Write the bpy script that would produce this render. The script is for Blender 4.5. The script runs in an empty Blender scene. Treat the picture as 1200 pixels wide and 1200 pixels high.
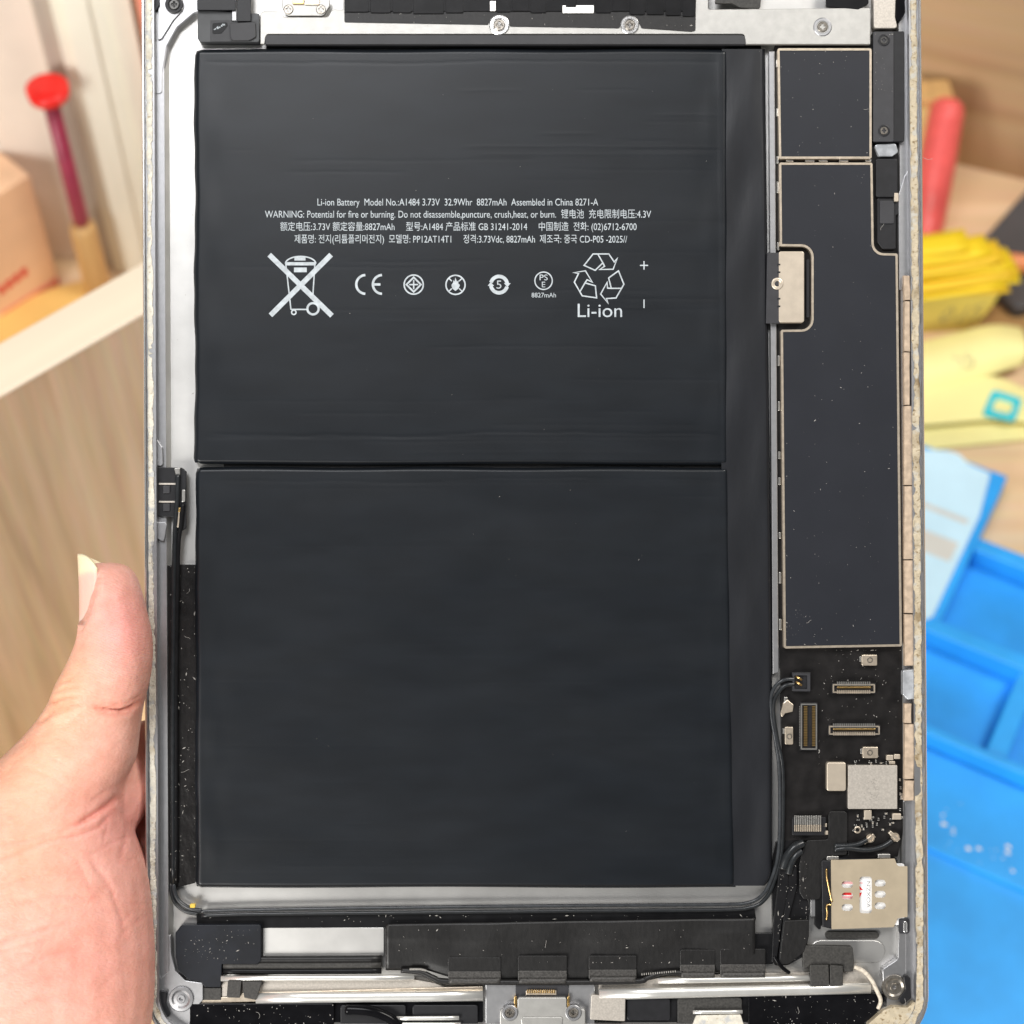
import bpy, bmesh, math, random
import numpy as np
from mathutils import Vector, Matrix

random.seed(7)
RNG = np.random.default_rng(7)
sc = bpy.context.scene
COL = sc.collection

# ------------------------------------------------------------------ camera, world, lights, exposure
PITCH = math.radians(53.0)      # phone looks down on the desk
CAM_H = 0.62                    # metres above the desk
DIST = 0.40                     # camera to tablet rim plane
PX = 0.185e-3                   # metres on the rim plane for one photo pixel (tablet is 169.5 mm wide)
cam_d = bpy.data.cameras.new('camera')
cam = bpy.data.objects.new('camera', cam_d); COL.objects.link(cam)
cam.location = (0, 0, CAM_H)
cam.rotation_euler = (math.pi/2 - PITCH, 0, 0)
cam_d.sensor_width = 36.0
cam_d.lens = 36.0 * DIST / (1200*PX)
cam_d.clip_start = 0.02; cam_d.clip_end = 50
cam_d.dof.use_dof = True
cam_d.dof.focus_distance = DIST + 0.002
cam_d.dof.aperture_fstop = cam_d.lens / 4.1
sc.camera = cam
ROT = cam.rotation_euler.to_matrix()
CAM_POS = Vector((0, 0, CAM_H))

world = bpy.data.worlds.new('World'); sc.world = world
world.use_nodes = True
bg = world.node_tree.nodes['Background']
bg.inputs[0].default_value = (0.93, 0.96, 1.0, 1)
bg.inputs[1].default_value = 0.075

def area_light(name, loc, target, size, size_y, power, color):
    l = bpy.data.lights.new(name, 'AREA'); l.shape = 'RECTANGLE'
    l.size = size; l.size_y = size_y; l.energy = power; l.color = color
    o = bpy.data.objects.new(name, l); COL.objects.link(o)
    o.location = loc
    d = Vector(target) - Vector(loc)
    o.rotation_euler = d.to_track_quat('-Z', 'Y').to_euler()
    return o
# workshop ceiling lamps above the bench
area_light('ceiling_lamp', (-0.28, 0.14, 1.50), (-0.02, 0.36, 0.3), 0.6, 0.4, 7.2, (0.985, 0.985, 1.0))
area_light('ceiling_lamp', (0.70, 0.38, 1.50), (0.24, 0.50, 0.0), 0.5, 0.5, 13.0, (1.0, 0.96, 0.90))
# soft light added behind the left shoulder to brighten the left background
area_light('left_fill_light', (-0.75, -0.85, 0.50), (-0.15, 0.45, 0.12), 0.7, 0.6, 19.5, (1.0, 0.98, 0.94))

sc.view_settings.view_transform = 'Standard'
sc.view_settings.look = 'None'
sc.view_settings.gamma = 1.0
sc.view_settings.exposure = 0.20
sc.cycles.use_denoising = True
sc.cycles.max_bounces = 8

# ------------------------------------------------------------------ helpers
def P(u, v, z=0.0):
    """photo pixel + depth below the rim plane (mm) -> tablet local metres"""
    zm = z*1e-3
    k = PX*(DIST - zm)/DIST
    return ((u-600)*k, (600-v)*k, zm)

def ray(u, v):
    f = DIST/PX
    return ROT @ Vector(((u-600)/f, (600-v)/f, -1.0))
def G(u, v, h=0.0):
    d = ray(u, v); t = (h-CAM_H)/d.z
    return CAM_POS + d*t

def material(name, col, rough=0.5, metal=0.0, var=0.12, vscale=300.0, bump=0.0, bscale=900.0,
             stretch=(1, 1, 1), spec=0.5, col2=None, ramp=(0.35, 0.7), detail=4.0, coat=0.0, sss=0.0,
             trans=0.0, rvar=0.0, sheen=0.0):
    m = bpy.data.materials.new(name); m.use_nodes = True
    nt = m.node_tree; N = nt.nodes; L = nt.links
    b = N['Principled BSDF']
    tc = N.new('ShaderNodeTexCoord'); mp = N.new('ShaderNodeMapping')
    mp.inputs['Scale'].default_value = stretch
    L.new(tc.outputs['Object'], mp.inputs['Vector'])
    ns = N.new('ShaderNodeTexNoise'); ns.inputs['Scale'].default_value = vscale
    ns.inputs['Detail'].default_value = detail
    L.new(mp.outputs['Vector'], ns.inputs['Vector'])
    cr = N.new('ShaderNodeValToRGB')
    cr.color_ramp.elements[0].position = ramp[0]; cr.color_ramp.elements[1].position = ramp[1]
    c1 = [max(0, c*(1-var)) for c in col]
    c2 = list(col2) if col2 else [min(1, c*(1+var)) for c in col]
    cr.color_ramp.elements[0].color = (*c1, 1); cr.color_ramp.elements[1].color = (*c2, 1)
    L.new(ns.outputs['Fac'], cr.inputs['Fac'])
    L.new(cr.outputs['Color'], b.inputs['Base Color'])
    b.inputs['Roughness'].default_value = rough
    b.inputs['Metallic'].default_value = metal
    b.inputs['Specular IOR Level'].default_value = spec
    b.inputs['Coat Weight'].default_value = coat
    b.inputs['Transmission Weight'].default_value = trans
    if sss:
        b.inputs['Subsurface Weight'].default_value = sss
        b.inputs['Subsurface Radius'].default_value = (1.0, 0.35, 0.2)
        b.inputs['Subsurface Scale'].default_value = 0.003
    if rvar:
        mr = N.new('ShaderNodeMapRange')
        mr.inputs['To Min'].default_value = max(0.02, rough-rvar); mr.inputs['To Max'].default_value = min(1, rough+rvar)
        n3 = N.new('ShaderNodeTexNoise'); n3.inputs['Scale'].default_value = vscale*0.4
        L.new(mp.outputs['Vector'], n3.inputs['Vector'])
        L.new(n3.outputs['Fac'], mr.inputs['Value']); L.new(mr.outputs['Result'], b.inputs['Roughness'])
    if bump:
        n2 = N.new('ShaderNodeTexNoise'); n2.inputs['Scale'].default_value = bscale
        n2.inputs['Detail'].default_value = 3.0
        L.new(mp.outputs['Vector'], n2.inputs['Vector'])
        bp = N.new('ShaderNodeBump'); bp.inputs['Strength'].default_value = 1.0
        bp.inputs['Distance'].default_value = bump
        L.new(n2.outputs['Fac'], bp.inputs['Height']); L.new(bp.outputs['Normal'], b.inputs['Normal'])
    return m

M = {}
M['alu'] = material('anodised_aluminium', (0.43, 0.43, 0.44), 0.40, 0.9, 0.05, 900, 3e-6, 4000)
M['alu_floor'] = material('brushed_floor_aluminium', (0.66, 0.65, 0.63), 0.42, 0.88, 0.08, 120, 4e-6, 5000, rvar=0.08)
M['alu_edge'] = material('polished_edge', (0.82, 0.81, 0.80), 0.22, 0.9, 0.05, 700)
M['plate'] = material('woven_steel_plate', (0.47, 0.462, 0.44), 0.45, 0.75, 0.06, 500, 1.0e-5, 2600)
M['rod'] = material('bright_rod', (0.88, 0.87, 0.83), 0.32, 0.7, 0.04, 500)
def residue_material(name, pale, dirt, grey, amount):
    m = material(name, pale, 0.65, 0.0, 0.12, 700, 1.0e-4, 1500, detail=6)
    nt = m.node_tree; N = nt.nodes; L = nt.links; b = N['Principled BSDF']
    src = b.inputs['Base Color'].links[0].from_socket
    tc = N.new('ShaderNodeTexCoord')
    for sc_, c, lo, hi in ((1300, dirt, amount+0.06, amount+0.20), (160, dirt, amount+0.03, amount+0.22), (420, grey, 0.56, 0.66)):
        n = N.new('ShaderNodeTexNoise'); n.inputs['Scale'].default_value = sc_; n.inputs['Detail'].default_value = 5
        L.new(tc.outputs['Object'], n.inputs['Vector'])
        mr = N.new('ShaderNodeMapRange'); mr.inputs['From Min'].default_value = lo; mr.inputs['From Max'].default_value = hi
        L.new(n.outputs['Fac'], mr.inputs['Value'])
        mx = N.new('ShaderNodeMix'); mx.data_type = 'RGBA'; mx.inputs[7].default_value = (*c, 1)
        L.new(mr.outputs['Result'], mx.inputs[0]); L.new(src, mx.inputs[6]); src = mx.outputs[2]
    L.new(src, b.inputs['Base Color'])
    return m
M['residue'] = residue_material('glue_residue', (0.62, 0.585, 0.50), (0.36, 0.28, 0.16), (0.44, 0.44, 0.43), 0.55)
M['residue_old'] = residue_material('old_glue_residue', (0.47, 0.40, 0.285), (0.19, 0.13, 0.06), (0.44, 0.42, 0.37), 0.50)
M['foam'] = material('tan_foam_tape', (0.44, 0.34, 0.25), 0.85, 0.0, 0.2, 700, 4e-5, 2200)
M['pouch'] = material('battery_pouch', (0.0068, 0.0088, 0.0118), 0.36, 0.0, 0.14, 70, 4e-6, 700, stretch=(1, 3, 1), spec=0.40, rvar=0.06)
M['pouch_flap'] = material('battery_flap_film', (0.013, 0.014, 0.017), 0.36, 0.0, 0.15, 60, 9e-5, 90, stretch=(3, 1, 1), spec=0.4)
M['tape'] = material('black_cloth_tape', (0.011, 0.0105, 0.0105), 0.42, 0.0, 0.25, 500, 2.0e-5, 1900, stretch=(3, 1, 1), spec=0.42)
M['tape_gloss'] = material('black_film_tape', (0.012, 0.012, 0.013), 0.3, 0.0, 0.2, 300, 1e-5, 900, spec=0.13)
M['tape_weave'] = material('grey_woven_tape', (0.055, 0.052, 0.049), 0.5, 0.2, 0.45, 2600, 3e-5, 2600)
M['tape_mesh'] = material('charcoal_mesh_tape', (0.038, 0.036, 0.033), 0.6, 0.1, 0.35, 2200, 3e-5, 2600)
M['tape_wrinkled'] = material('wrinkled_black_tape', (0.011, 0.010, 0.010), 0.30, 0.0, 0.3, 300, 2.2e-4, 260, stretch=(1.6, 1, 1), spec=0.4)
M['foam_grey'] = material('dark_grey_gasket', (0.030, 0.030, 0.033), 0.5, 0.0, 0.1, 300, 8e-6, 1500)
M['grey_film'] = material('grey_film', (0.055, 0.057, 0.060), 0.5, 0.0, 0.12, 300, 1e-5, 1500)
M['board'] = material('black_solder_mask', (0.012, 0.011, 0.011), 0.32, 0.0, 0.3, 350, 1.2e-5, 1500, spec=0.35)
M['shield'] = material('shield_film', (0.0165, 0.0180, 0.0235), 0.36, 0.0, 0.05, 120, 4e-6, 1200, spec=0.42, rvar=0.03)
M['fence'] = material('shield_fence', (0.70, 0.60, 0.48), 0.33, 0.75, 0.12, 900)
M['beige'] = material('beige_steel', (0.60, 0.52, 0.42), 0.42, 0.6, 0.06, 500, 9e-6, 2600)
M['chip'] = material('nickel_can', (0.50, 0.46, 0.41), 0.5, 0.5, 0.12, 2500, 1.2e-5, 3500)
M['etch'] = material('etched_grey', (0.36, 0.33, 0.295), 0.55, 0.4, 0.1, 900)
M['sim_metal'] = material('sim_cover_steel', (0.56, 0.47, 0.34), 0.42, 0.5, 0.07, 250, 6e-6, 1600)
M['gold'] = material('gold_pins', (0.75, 0.50, 0.20), 0.28, 0.95, 0.1, 900)
M['silver'] = material('tin_pins', (0.70, 0.68, 0.64), 0.28, 0.9, 0.1, 900)
M['plastic_black'] = material('black_plastic', (0.014, 0.014, 0.016), 0.42, 0.0, 0.15, 600, 1e-5, 2500, spec=0.35)
M['plastic_grey'] = material('dark_grey_module', (0.030, 0.030, 0.034), 0.45, 0.0, 0.1, 500, 1e-5, 2500)
M['pad_black'] = material('blue_black_foil', (0.008, 0.0095, 0.014), 0.45, 0.0, 0.3, 200, 1e-5, 1200, spec=0.3)
M['glass_black'] = material('black_gloss', (0.006, 0.006, 0.007), 0.14, 0.0, 0.2, 300, spec=0.12)
M['cable'] = material('black_cable_jacket', (0.018, 0.020, 0.022), 0.28, 0.0, 0.2, 700)
M['cable_grey'] = material('grey_cable_jacket', (0.035, 0.038, 0.042), 0.24, 0.0, 0.2, 700)
M['cable_cream'] = material('cream_wire', (0.62, 0.55, 0.45), 0.5, 0.0, 0.25, 1500)
M['white_print'] = material('white_print', (0.44, 0.48, 0.51), 0.55, 0.0, 0.16, 900)
M['sim_white'] = material('sim_white', (0.82, 0.82, 0.82), 0.4, 0.0, 0.03, 500)
M['red_print'] = material('red_print', (0.75, 0.03, 0.03), 0.45, 0.0, 0.05, 500)
M['grey_print'] = material('grey_print', (0.25, 0.25, 0.26), 0.5, 0.0, 0.05, 500)
M['screw'] = material('steel_screw', (0.36, 0.33, 0.29), 0.3, 0.85, 0.2, 1500)
M['screw_dark'] = material('dark_screw', (0.10, 0.098, 0.095), 0.35, 0.6, 0.2, 1500)
M['dust'] = material('dust', (0.42, 0.40, 0.37), 0.9, 0.0, 0.2, 3000)
M['clear'] = material('silver_clear_tape', (0.55, 0.57, 0.60), 0.25, 0.4, 0.25, 500, 4e-5, 600)

# ---- polygon tools (2D, photo pixels on the tablet)
def rrect(u0, v0, u1, v1, r=2.0, n=5):
    r = min(r, abs(u1-u0)/2-0.01, abs(v1-v0)/2-0.01)
    return fillet([(u0, v0), (u1, v0), (u1, v1), (u0, v1)], r, n)
def fillet(pts, r, n=5):
    """round the corners of a polygon; r is one radius or one for each corner"""
    out = []; N = len(pts)
    for i in range(N):
        p = Vector(pts[i]); a = Vector(pts[i-1]); b = Vector(pts[(i+1) % N])
        ri = r[i] if isinstance(r, (list, tuple)) else r
        da = (a-p); db = (b-p); la = da.length; lb = db.length
        da /= la; db /= lb
        ang = math.acos(max(-1, min(1, da.dot(db))))
        if ri <= 0 or ang > math.pi-0.02:
            out.append((p.x, p.y)); continue
        t = min(ri/math.tan(ang/2), la*0.49, lb*0.49)
        rr = t*math.tan(ang/2)
        s = p+da*t; e = p+db*t
        c = p+(da+db).normalized()*(rr/math.sin(ang/2))
        a0 = math.atan2(s.y-c.y, s.x-c.x); a1 = math.atan2(e.y-c.y, e.x-c.x)
        d = a1-a0
        while d > math.pi: d -= 2*math.pi
        while d < -math.pi: d += 2*math.pi
        for k in range(n+1):
            q = a0+d*k/n
            out.append((c.x+rr*math.cos(q), c.y+rr*math.sin(q)))
    return out
def area2(pts):
    return sum(pts[i-1][0]*pts[i][1]-pts[i][0]*pts[i-1][1] for i in range(len(pts)))
def inset(pts, d):
    """positive d shrinks"""
    s = 1 if area2(pts) > 0 else -1
    N = len(pts); out = []
    for i in range(N):
        p = Vector(pts[i]); a = Vector(pts[i-1]); b = Vector(pts[(i+1) % N])
        e1 = p-a; e2 = b-p
        if e1.length < 1e-9: e1 = e2
        if e2.length < 1e-9: e2 = e1
        e1 = e1.normalized(); e2 = e2.normalized()
        n1 = Vector((-e1.y, e1.x))*s; n2 = Vector((-e2.y, e2.x))*s
        n = n1+n2
        if n.length < 1e-6: n = n1
        n.normalize()
        k = max(0.35, n.dot(n1))
        q = p+n*(d/k)
        out.append((q.x, q.y))
    return out
def circle(u, v, r, n=28, a0=0.0):
    return [(u+r*math.cos(a0+2*math.pi*k/n), v+r*math.sin(a0+2*math.pi*k/n)) for k in range(n)]
def capsule(u0, v0, u1, v1, r, n=8):
    a = math.atan2(v1-v0, u1-u0)
    return [(u1+r*math.cos(a-math.pi/2+math.pi*k/n), v1+r*math.sin(a-math.pi/2+math.pi*k/n)) for k in range(n+1)] + \
           [(u0+r*math.cos(a+math.pi/2+math.pi*k/n), v0+r*math.sin(a+math.pi/2+math.pi*k/n)) for k in range(n+1)]
def smooth_path(pts, n=6):
    pts = [Vector(p) for p in pts]
    if len(pts) < 3: return pts
    out = []
    for i in range(len(pts)-1):
        p0 = pts[max(0, i-1)]; p1 = pts[i]; p2 = pts[i+1]; p3 = pts[min(len(pts)-1, i+2)]
        for k in range(n):
            t = k/n
            out.append(0.5*((2*p1)+(p2-p0)*t+(2*p0-5*p1+4*p2-p3)*t*t+(3*p1-p0-3*p2+p3)*t**3))
    out.append(pts[-1])
    return out

class MB:
    """collects shapes into ONE mesh; T maps (a, b, c) to the object's coordinates"""
    def __init__(self, T=P):
        self.V = []; self.F = []; self.MI = []; self.mats = []; self.smooth = []; self.T = T
    def mi(self, m):
        m = M[m] if isinstance(m, str) else m
        if m not in self.mats: self.mats.append(m)
        return self.mats.index(m)
    def face(self, idx, m, smooth=False):
        self.F.append(idx); self.MI.append(m); self.smooth.append(smooth)
    def ring(self, pts3):
        s = len(self.V); self.V += [tuple(p) for p in pts3]; return list(range(s, s+len(pts3)))
    def bridge(self, a, b, m, smooth=False):
        n = len(a)
        for i in range(n):
            j = (i+1) % n
            self.face((a[i], a[j], b[j], b[i]), m, smooth)
    def prism(self, poly, z0, z1, mat, bevel=0.0, bz=None, bottom=True, top=True):
        """poly in (u, v); z in mm (tablet) – the walls are square to the tablet"""
        m = self.mi(mat)
        if area2(poly) < 0: poly = poly[::-1]
        k = 1.0
        T = self.T
        if T is P:
            zr = z1
            def Q(p, z):
                x, y, _ = P(p[0], p[1], zr); return (x, y, z*1e-3)
        else:
            def Q(p, z): return T(p[0], p[1], z)
        rings = [self.ring([Q(p, z0) for p in poly])]
        if bevel > 0:
            bz = bz if bz is not None else (bevel*PX*1e3 if T is P else bevel)
            rings.append(self.ring([Q(p, z1-bz) for p in poly]))
            q2 = inset(poly, bevel*0.3)
            rings.append(self.ring([Q(p, z1-bz*0.3) for p in q2]))
            q = inset(poly, bevel)
            rings.append(self.ring([Q(p, z1) for p in q]))
        else:
            rings.append(self.ring([Q(p, z1) for p in poly]))
        for a, b in zip(rings[:-1], rings[1:]): self.bridge(a, b, m)
        if top: self.face(tuple(rings[-1]), m)
        if bottom: self.face(tuple(rings[0][::-1]), m)
    def frame(self, outer, inner, z0, z1, mat):
        """a flat ring with walls: outer and inner polygons with equal point counts"""
        m = self.mi(mat)
        def Q(p, z):
            if self.T is P:
                x, y, _ = P(p[0], p[1], z1); return (x, y, z*1e-3)
            return self.T(p[0], p[1], z)
        a = self.ring([Q(p, z0) for p in outer]); b = self.ring([Q(p, z1) for p in outer])
        c = self.ring([Q(p, z1) for p in inner]); d = self.ring([Q(p, z0) for p in inner])
        self.bridge(a, b, m); self.bridge(b, c, m); self.bridge(c, d, m); self.bridge(d, a, m)
    def tube(self, path, r, mat, n=8, cap=True, sm=5, flat=1.0):
        """path in T coordinates, r in metres (one, or one for each path point)"""
        m = self.mi(mat)
        pts = smooth_path([self.T(*p) for p in path], sm)
        rs = r if isinstance(r, (list, tuple)) else None
        prev = None; first = None; up = Vector((0.02, 0.01, 1)).normalized()
        for i, p in enumerate(pts):
            d = (pts[min(i+1, len(pts)-1)]-pts[max(i-1, 0)]).normalized()
            s = d.cross(up)
            if s.length < 1e-3: s = d.cross(Vector((1, 0, 0)))
            s.normalize(); w = s.cross(d)
            if rs:
                q = i/(len(pts)-1)*(len(rs)-1); k = min(int(q), len(rs)-2); rr = rs[k]+(rs[k+1]-rs[k])*(q-k)
            else: rr = r
            rg = self.ring([p+s*rr*math.cos(2*math.pi*k/n)+w*rr*flat*math.sin(2*math.pi*k/n) for k in range(n)])
            if prev: self.bridge(prev, rg, m, True)
            else: first = rg
            prev = rg
        if cap:
            self.face(tuple(first[::-1]), m); self.face(tuple(prev), m)
    def polar(self, u, v, rings, mat, n=48):
        """rings: (radius px or function of angle, z mm)"""
        m = self.mi(mat); prev = None
        for r, z in rings:
            pts = []
            for k in range(n):
                a = 2*math.pi*(k+0.5)/n
                rr = r(a) if callable(r) else r
                pts.append(self.T(u+rr*math.cos(a), v+rr*math.sin(a), z))
            rg = self.ring(pts)
            if prev: self.bridge(prev, rg, m)
            prev = rg
        self.face(tuple(prev), m)
    def grid(self, us, vs, zf, mat, smooth=True):
        m = self.mi(mat); s = len(self.V); nu = len(us); nv = len(vs)
        for v in vs:
            for u in us:
                uu, vv, zz = zf(u, v)
                self.V.append(tuple(self.T(uu, vv, zz)))
        for j in range(nv-1):
            for i in range(nu-1):
                self.face((s+j*nu+i, s+j*nu+i+1, s+(j+1)*nu+i+1, s+(j+1)*nu+i), m, smooth)
    def stroke(self, pts, w, z, mat, closed=False):
        """flat printed line of width w px"""
        m = self.mi(mat); n = len(pts); L = []; R = []
        for i in range(n):
            p = Vector(pts[i])
            if closed: a = Vector(pts[i-1]); b = Vector(pts[(i+1) % n])
            else: a = Vector(pts[max(i-1, 0)]); b = Vector(pts[min(i+1, n-1)])
            e1 = (p-a); e2 = (b-p)
            if e1.length < 1e-9: e1 = e2
            if e2.length < 1e-9: e2 = e1
            e1.normalize(); e2.normalize()
            nn = Vector((-e1.y-e2.y, e1.x+e2.x))
            if nn.length < 1e-6: nn = Vector((-e1.y, e1.x))
            nn.normalize(); k = max(0.4, nn.dot(Vector((-e1.y, e1.x))))
            L.append(p+nn*(w/2/k)); R.append(p-nn*(w/2/k))
        a = self.ring([self.T(q.x, q.y, z) for q in L]); b = self.ring([self.T(q.x, q.y, z) for q in R])
        for i in range(n if closed else n-1):
            j = (i+1) % n
            self.face((a[i], a[j], b[j], b[i]), m)
    def flat(self, poly, z, mat):
        m = self.mi(mat)
        if area2(poly) < 0: poly = poly[::-1]
        self.face(tuple(self.ring([self.T(p[0], p[1], z) for p in poly])), m)
    def build(self, name, parent=None, label=None, kind=None, matrix=None, recalc=True):
        me = bpy.data.meshes.new(name)
        me.from_pydata(self.V, [], self.F)
        for m in self.mats: me.materials.append(m)
        me.polygons.foreach_set('material_index', self.MI)
        me.polygons.foreach_set('use_smooth', self.smooth)
        me.update()
        if recalc:
            bm = bmesh.new(); bm.from_mesh(me)
            bmesh.ops.recalc_face_normals(bm, faces=bm.faces)
            bm.to_mesh(me); bm.free()
        o = bpy.data.objects.new(name, me); COL.objects.link(o)
        if parent: o.parent = parent
        if label: o['label'] = label
        if kind: o['kind'] = kind
        if matrix is not None: o.matrix_world = matrix
        return o

def tag(o, label, cat, group=None):
    o['label'] = label; o['category'] = cat
    if group: o['group'] = group
    return o

# ------------------------------------------------------------------ the setting: desk
def wood(name, c1, c2, c3, axis, scale=1.0, rough=0.55):
    """fine grain running along the given object axis"""
    m = bpy.data.materials.new(name); m.use_nodes = True
    nt = m.node_tree; N = nt.nodes; L = nt.links; b = N['Principled BSDF']
    tc = N.new('ShaderNodeTexCoord'); mp = N.new('ShaderNodeMapping')
    s = [60*scale, 60*scale, 60*scale]; s[axis] = 3.5*scale
    mp.inputs['Scale'].default_value = s
    L.new(tc.outputs['Object'], mp.inputs['Vector'])
    n1 = N.new('ShaderNodeTexNoise'); n1.inputs['Scale'].default_value = 1.0; n1.inputs['Detail'].default_value = 6
    n1.inputs['Distortion'].default_value = 0.6
    L.new(mp.outputs['Vector'], n1.inputs['Vector'])
    cr = N.new('ShaderNodeValToRGB'); e = cr.color_ramp.elements
    e[0].position = 0.3; e[0].color = (*c1, 1); e[1].position = 0.72; e[1].color = (*c3, 1)
    k = e.new(0.5); k.color = (*c2, 1)
    L.new(n1.outputs['Fac'], cr.inputs['Fac'])
    n2 = N.new('ShaderNodeTexNoise'); n2.inputs['Scale'].default_value = 6.0; n2.inputs['Detail'].default_value = 8
    L.new(mp.outputs['Vector'], n2.inputs['Vector'])
    mx = N.new('ShaderNodeMix'); mx.data_type = 'RGBA'; mx.blend_type = 'MULTIPLY'
    mx.inputs[0].default_value = 0.25
    L.new(cr.outputs['Color'], mx.inputs[6]); L.new(n2.outputs['Color'], mx.inputs[7])
    hs = N.new('ShaderNodeHueSaturation'); hs.inputs['Saturation'].default_value = 0.95; hs.inputs['Value'].default_value = 1.12
    L.new(mx.outputs[2], hs.inputs['Color'])
    L.new(hs.outputs['Color'], b.inputs['Base Color'])
    b.inputs['Roughness'].default_value = rough
    bp = N.new('ShaderNodeBump'); bp.inputs['Distance'].default_value = 0.0002
    L.new(n2.outputs['Fac'], bp.inputs['Height']); L.new(bp.outputs['Normal'], b.inputs['Normal'])
    return m
M['desk'] = wood('desk_laminate', (0.70, 0.46, 0.25), (0.80, 0.56, 0.32), (0.86, 0.64, 0.40), 0, 0.8, 0.45)
M['board_face'] = wood('oak_laminate_face', (0.37, 0.235, 0.12), (0.53, 0.36, 0.20), (0.62, 0.44, 0.265), 2, 1.5)
M['board_back'] = wood('oak_laminate_back', (0.43, 0.265, 0.125), (0.55, 0.36, 0.185), (0.62, 0.425, 0.235), 0, 0.7)
M['edge_band'] = material('pale_edge_band', (0.90, 0.76, 0.58), 0.5, 0, 0.05, 60, 1e-5, 400, stretch=(0.1, 1, 1))

W = lambda x, y, z: (x, y, z)
mb = MB(W)
mb.prism([(-1.2, -0.4), (1.2, -0.4), (1.2, 1.4), (-1.2, 1.4)], -0.03, 0.0, 'desk')
desk = mb.build('desk'); desk['kind'] = 'structure'

# ------------------------------------------------------------------ background things on the desk
def yaw_matrix(loc, yaw): return Matrix.Translation(Vector(loc)) @ Matrix.Rotation(yaw, 4, 'Z')
def root(name, label, cat, matrix, group=None):
    o = bpy.data.objects.new(name, None); COL.objects.link(o)
    o.empty_display_size = 0.01
    o.matrix_world = matrix
    return tag(o, label, cat, group)
def at_y(u, v, y):
    d = ray(u, v); return CAM_POS + d*(y/d.y)
def height_over(g, v):
    """height above ground point g that projects to photo row v"""
    lo, hi = 0.0, 0.5
    for _ in range(40):
        z = (lo+hi)/2; q = ROT.transposed() @ (Vector((g.x, g.y, z))-CAM_POS)
        vv = 600-(q.y/-q.z)*DIST/PX
        if vv > v: lo = z
        else: hi = z
    return (lo+hi)/2

# oak board standing on the desk, pale edge up
yaw = math.radians(41.0)
panel = root('wooden_panel', 'upright oak laminate board with pale edge band behind the hand', 'board', yaw_matrix((-0.160, 0.377, 0), yaw))
mb = MB(W); mb.prism(rrect(-0.22, 0.0, 0.11, 0.018, 0.0006), 0.0, 0.1800, 'board_face'); mb.build('board', panel)
mb = MB(W); mb.prism(rrect(-0.2205, -0.0004, 0.1105, 0.0184, 0.001), 0.1801, 0.1815, 'edge_band', 0.0005); mb.build('edge_band', panel)

# back board on the right
g0 = G(1120, 192)
bb = root('wooden_panel', 'brown oak laminate board with level grain standing behind the yellow notes', 'board', yaw_matrix(g0, math.radians(-19.5)))
mb = MB(W); mb.prism(rrect(-0.12, 0.0, 0.40, 0.018, 0.0006), 0.0, 0.26, 'board_back'); mb.build('board', bb)
mb = MB(W); mb.prism(rrect(-0.1205, -0.0004, 0.4005, 0.0184, 0.001), 0.2601, 0.2615, 'edge_band', 0.0005); mb.build('edge_band', bb)

def standing_box(name, label, cat, uL, vL, uR, vR, depth, vtop, mat, group=None, lid=None, r=0.001):
    """upright box whose front foot runs between two photo points on the desk"""
    a = G(uL, vL); b = G(uR, vR); d = b-a
    h = height_over(b, vtop)
    o = root(name, label, cat, yaw_matrix((a.x, a.y, 0), math.atan2(d.y, d.x)), group)
    m = MB(W); m.prism(rrect(0, 0, d.length, depth, r), 0.0002, h, mat, 0.0008); m.build('body', o)
    return o, d.length, h
M['peach'] = material('peach_card', (0.90, 0.58, 0.36), 0.6, 0, 0.06, 40, 2e-5, 300)
M['cream'] = material('cream_card', (0.90, 0.88, 0.75), 0.55, 0, 0.04, 30, 2e-5, 200)
M['offwhite'] = material('offwhite_card', (0.86, 0.76, 0.66), 0.6, 0, 0.06, 30, 2e-5, 200)
M['greybeige'] = material('grey_beige_card', (0.52, 0.45, 0.38), 0.6, 0, 0.06, 30, 2e-5, 200)
M['white_card'] = material('white_card', (0.85, 0.82, 0.74), 0.6, 0, 0.04, 30)
M['salmon'] = material('salmon_card', (0.88, 0.30, 0.20), 0.5, 0, 0.05, 30)
M['amber'] = material('amber_card', (0.80, 0.50, 0.15), 0.55, 0, 0.08, 40)
M['red_cap'] = material('red_cap', (0.80, 0.012, 0.008), 0.3, 0, 0.08, 200)
M['maroon'] = material('maroon_barrel', (0.33, 0.035, 0.075), 0.35, 0, 0.12, 150)
M['tan_wood'] = material('tan_wood', (0.62, 0.38, 0.15), 0.5, 0, 0.15, 200, stretch=(1, 1, 0.1))

o, L_, h_ = standing_box('carton', 'peach card box with faint red print beside the red-capped marker', 'box', -70, 425, 71, 334, 0.028, 205, 'peach')
mb = MB(W)
for k in range(4):
    x = L_-0.030+0.0042*k
    mb.prism(rrect(x, -0.0003, x+0.003, -0.0001, 0.00005), 0.016+0.0006*k, 0.0205+0.0006*k, 'red_print')
mb.build('printed_mark', o)
mb = MB(W); mb.prism(rrect(L_-0.032, -0.0004, L_-0.0005, -0.0001, 0.00008), 0.0005, 0.006, 'salmon'); mb.build('printed_band', o)
o, L_, h_ = standing_box('carton', 'small white carton standing behind the peach box', 'box', -60, 340, 72, 294, 0.03, 118, 'white_card')
o, L_, h_ = standing_box('folder', 'beige upright folder standing behind the red-capped marker', 'folder', 20, 306, 130, 300, 0.01, -60, 'offwhite')
o, L_, h_ = standing_box('folder', 'grey-beige upright folder between the marker and the cream file box', 'folder', 118, 318, 139, 312, 0.02, -60, 'greybeige')
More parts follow.
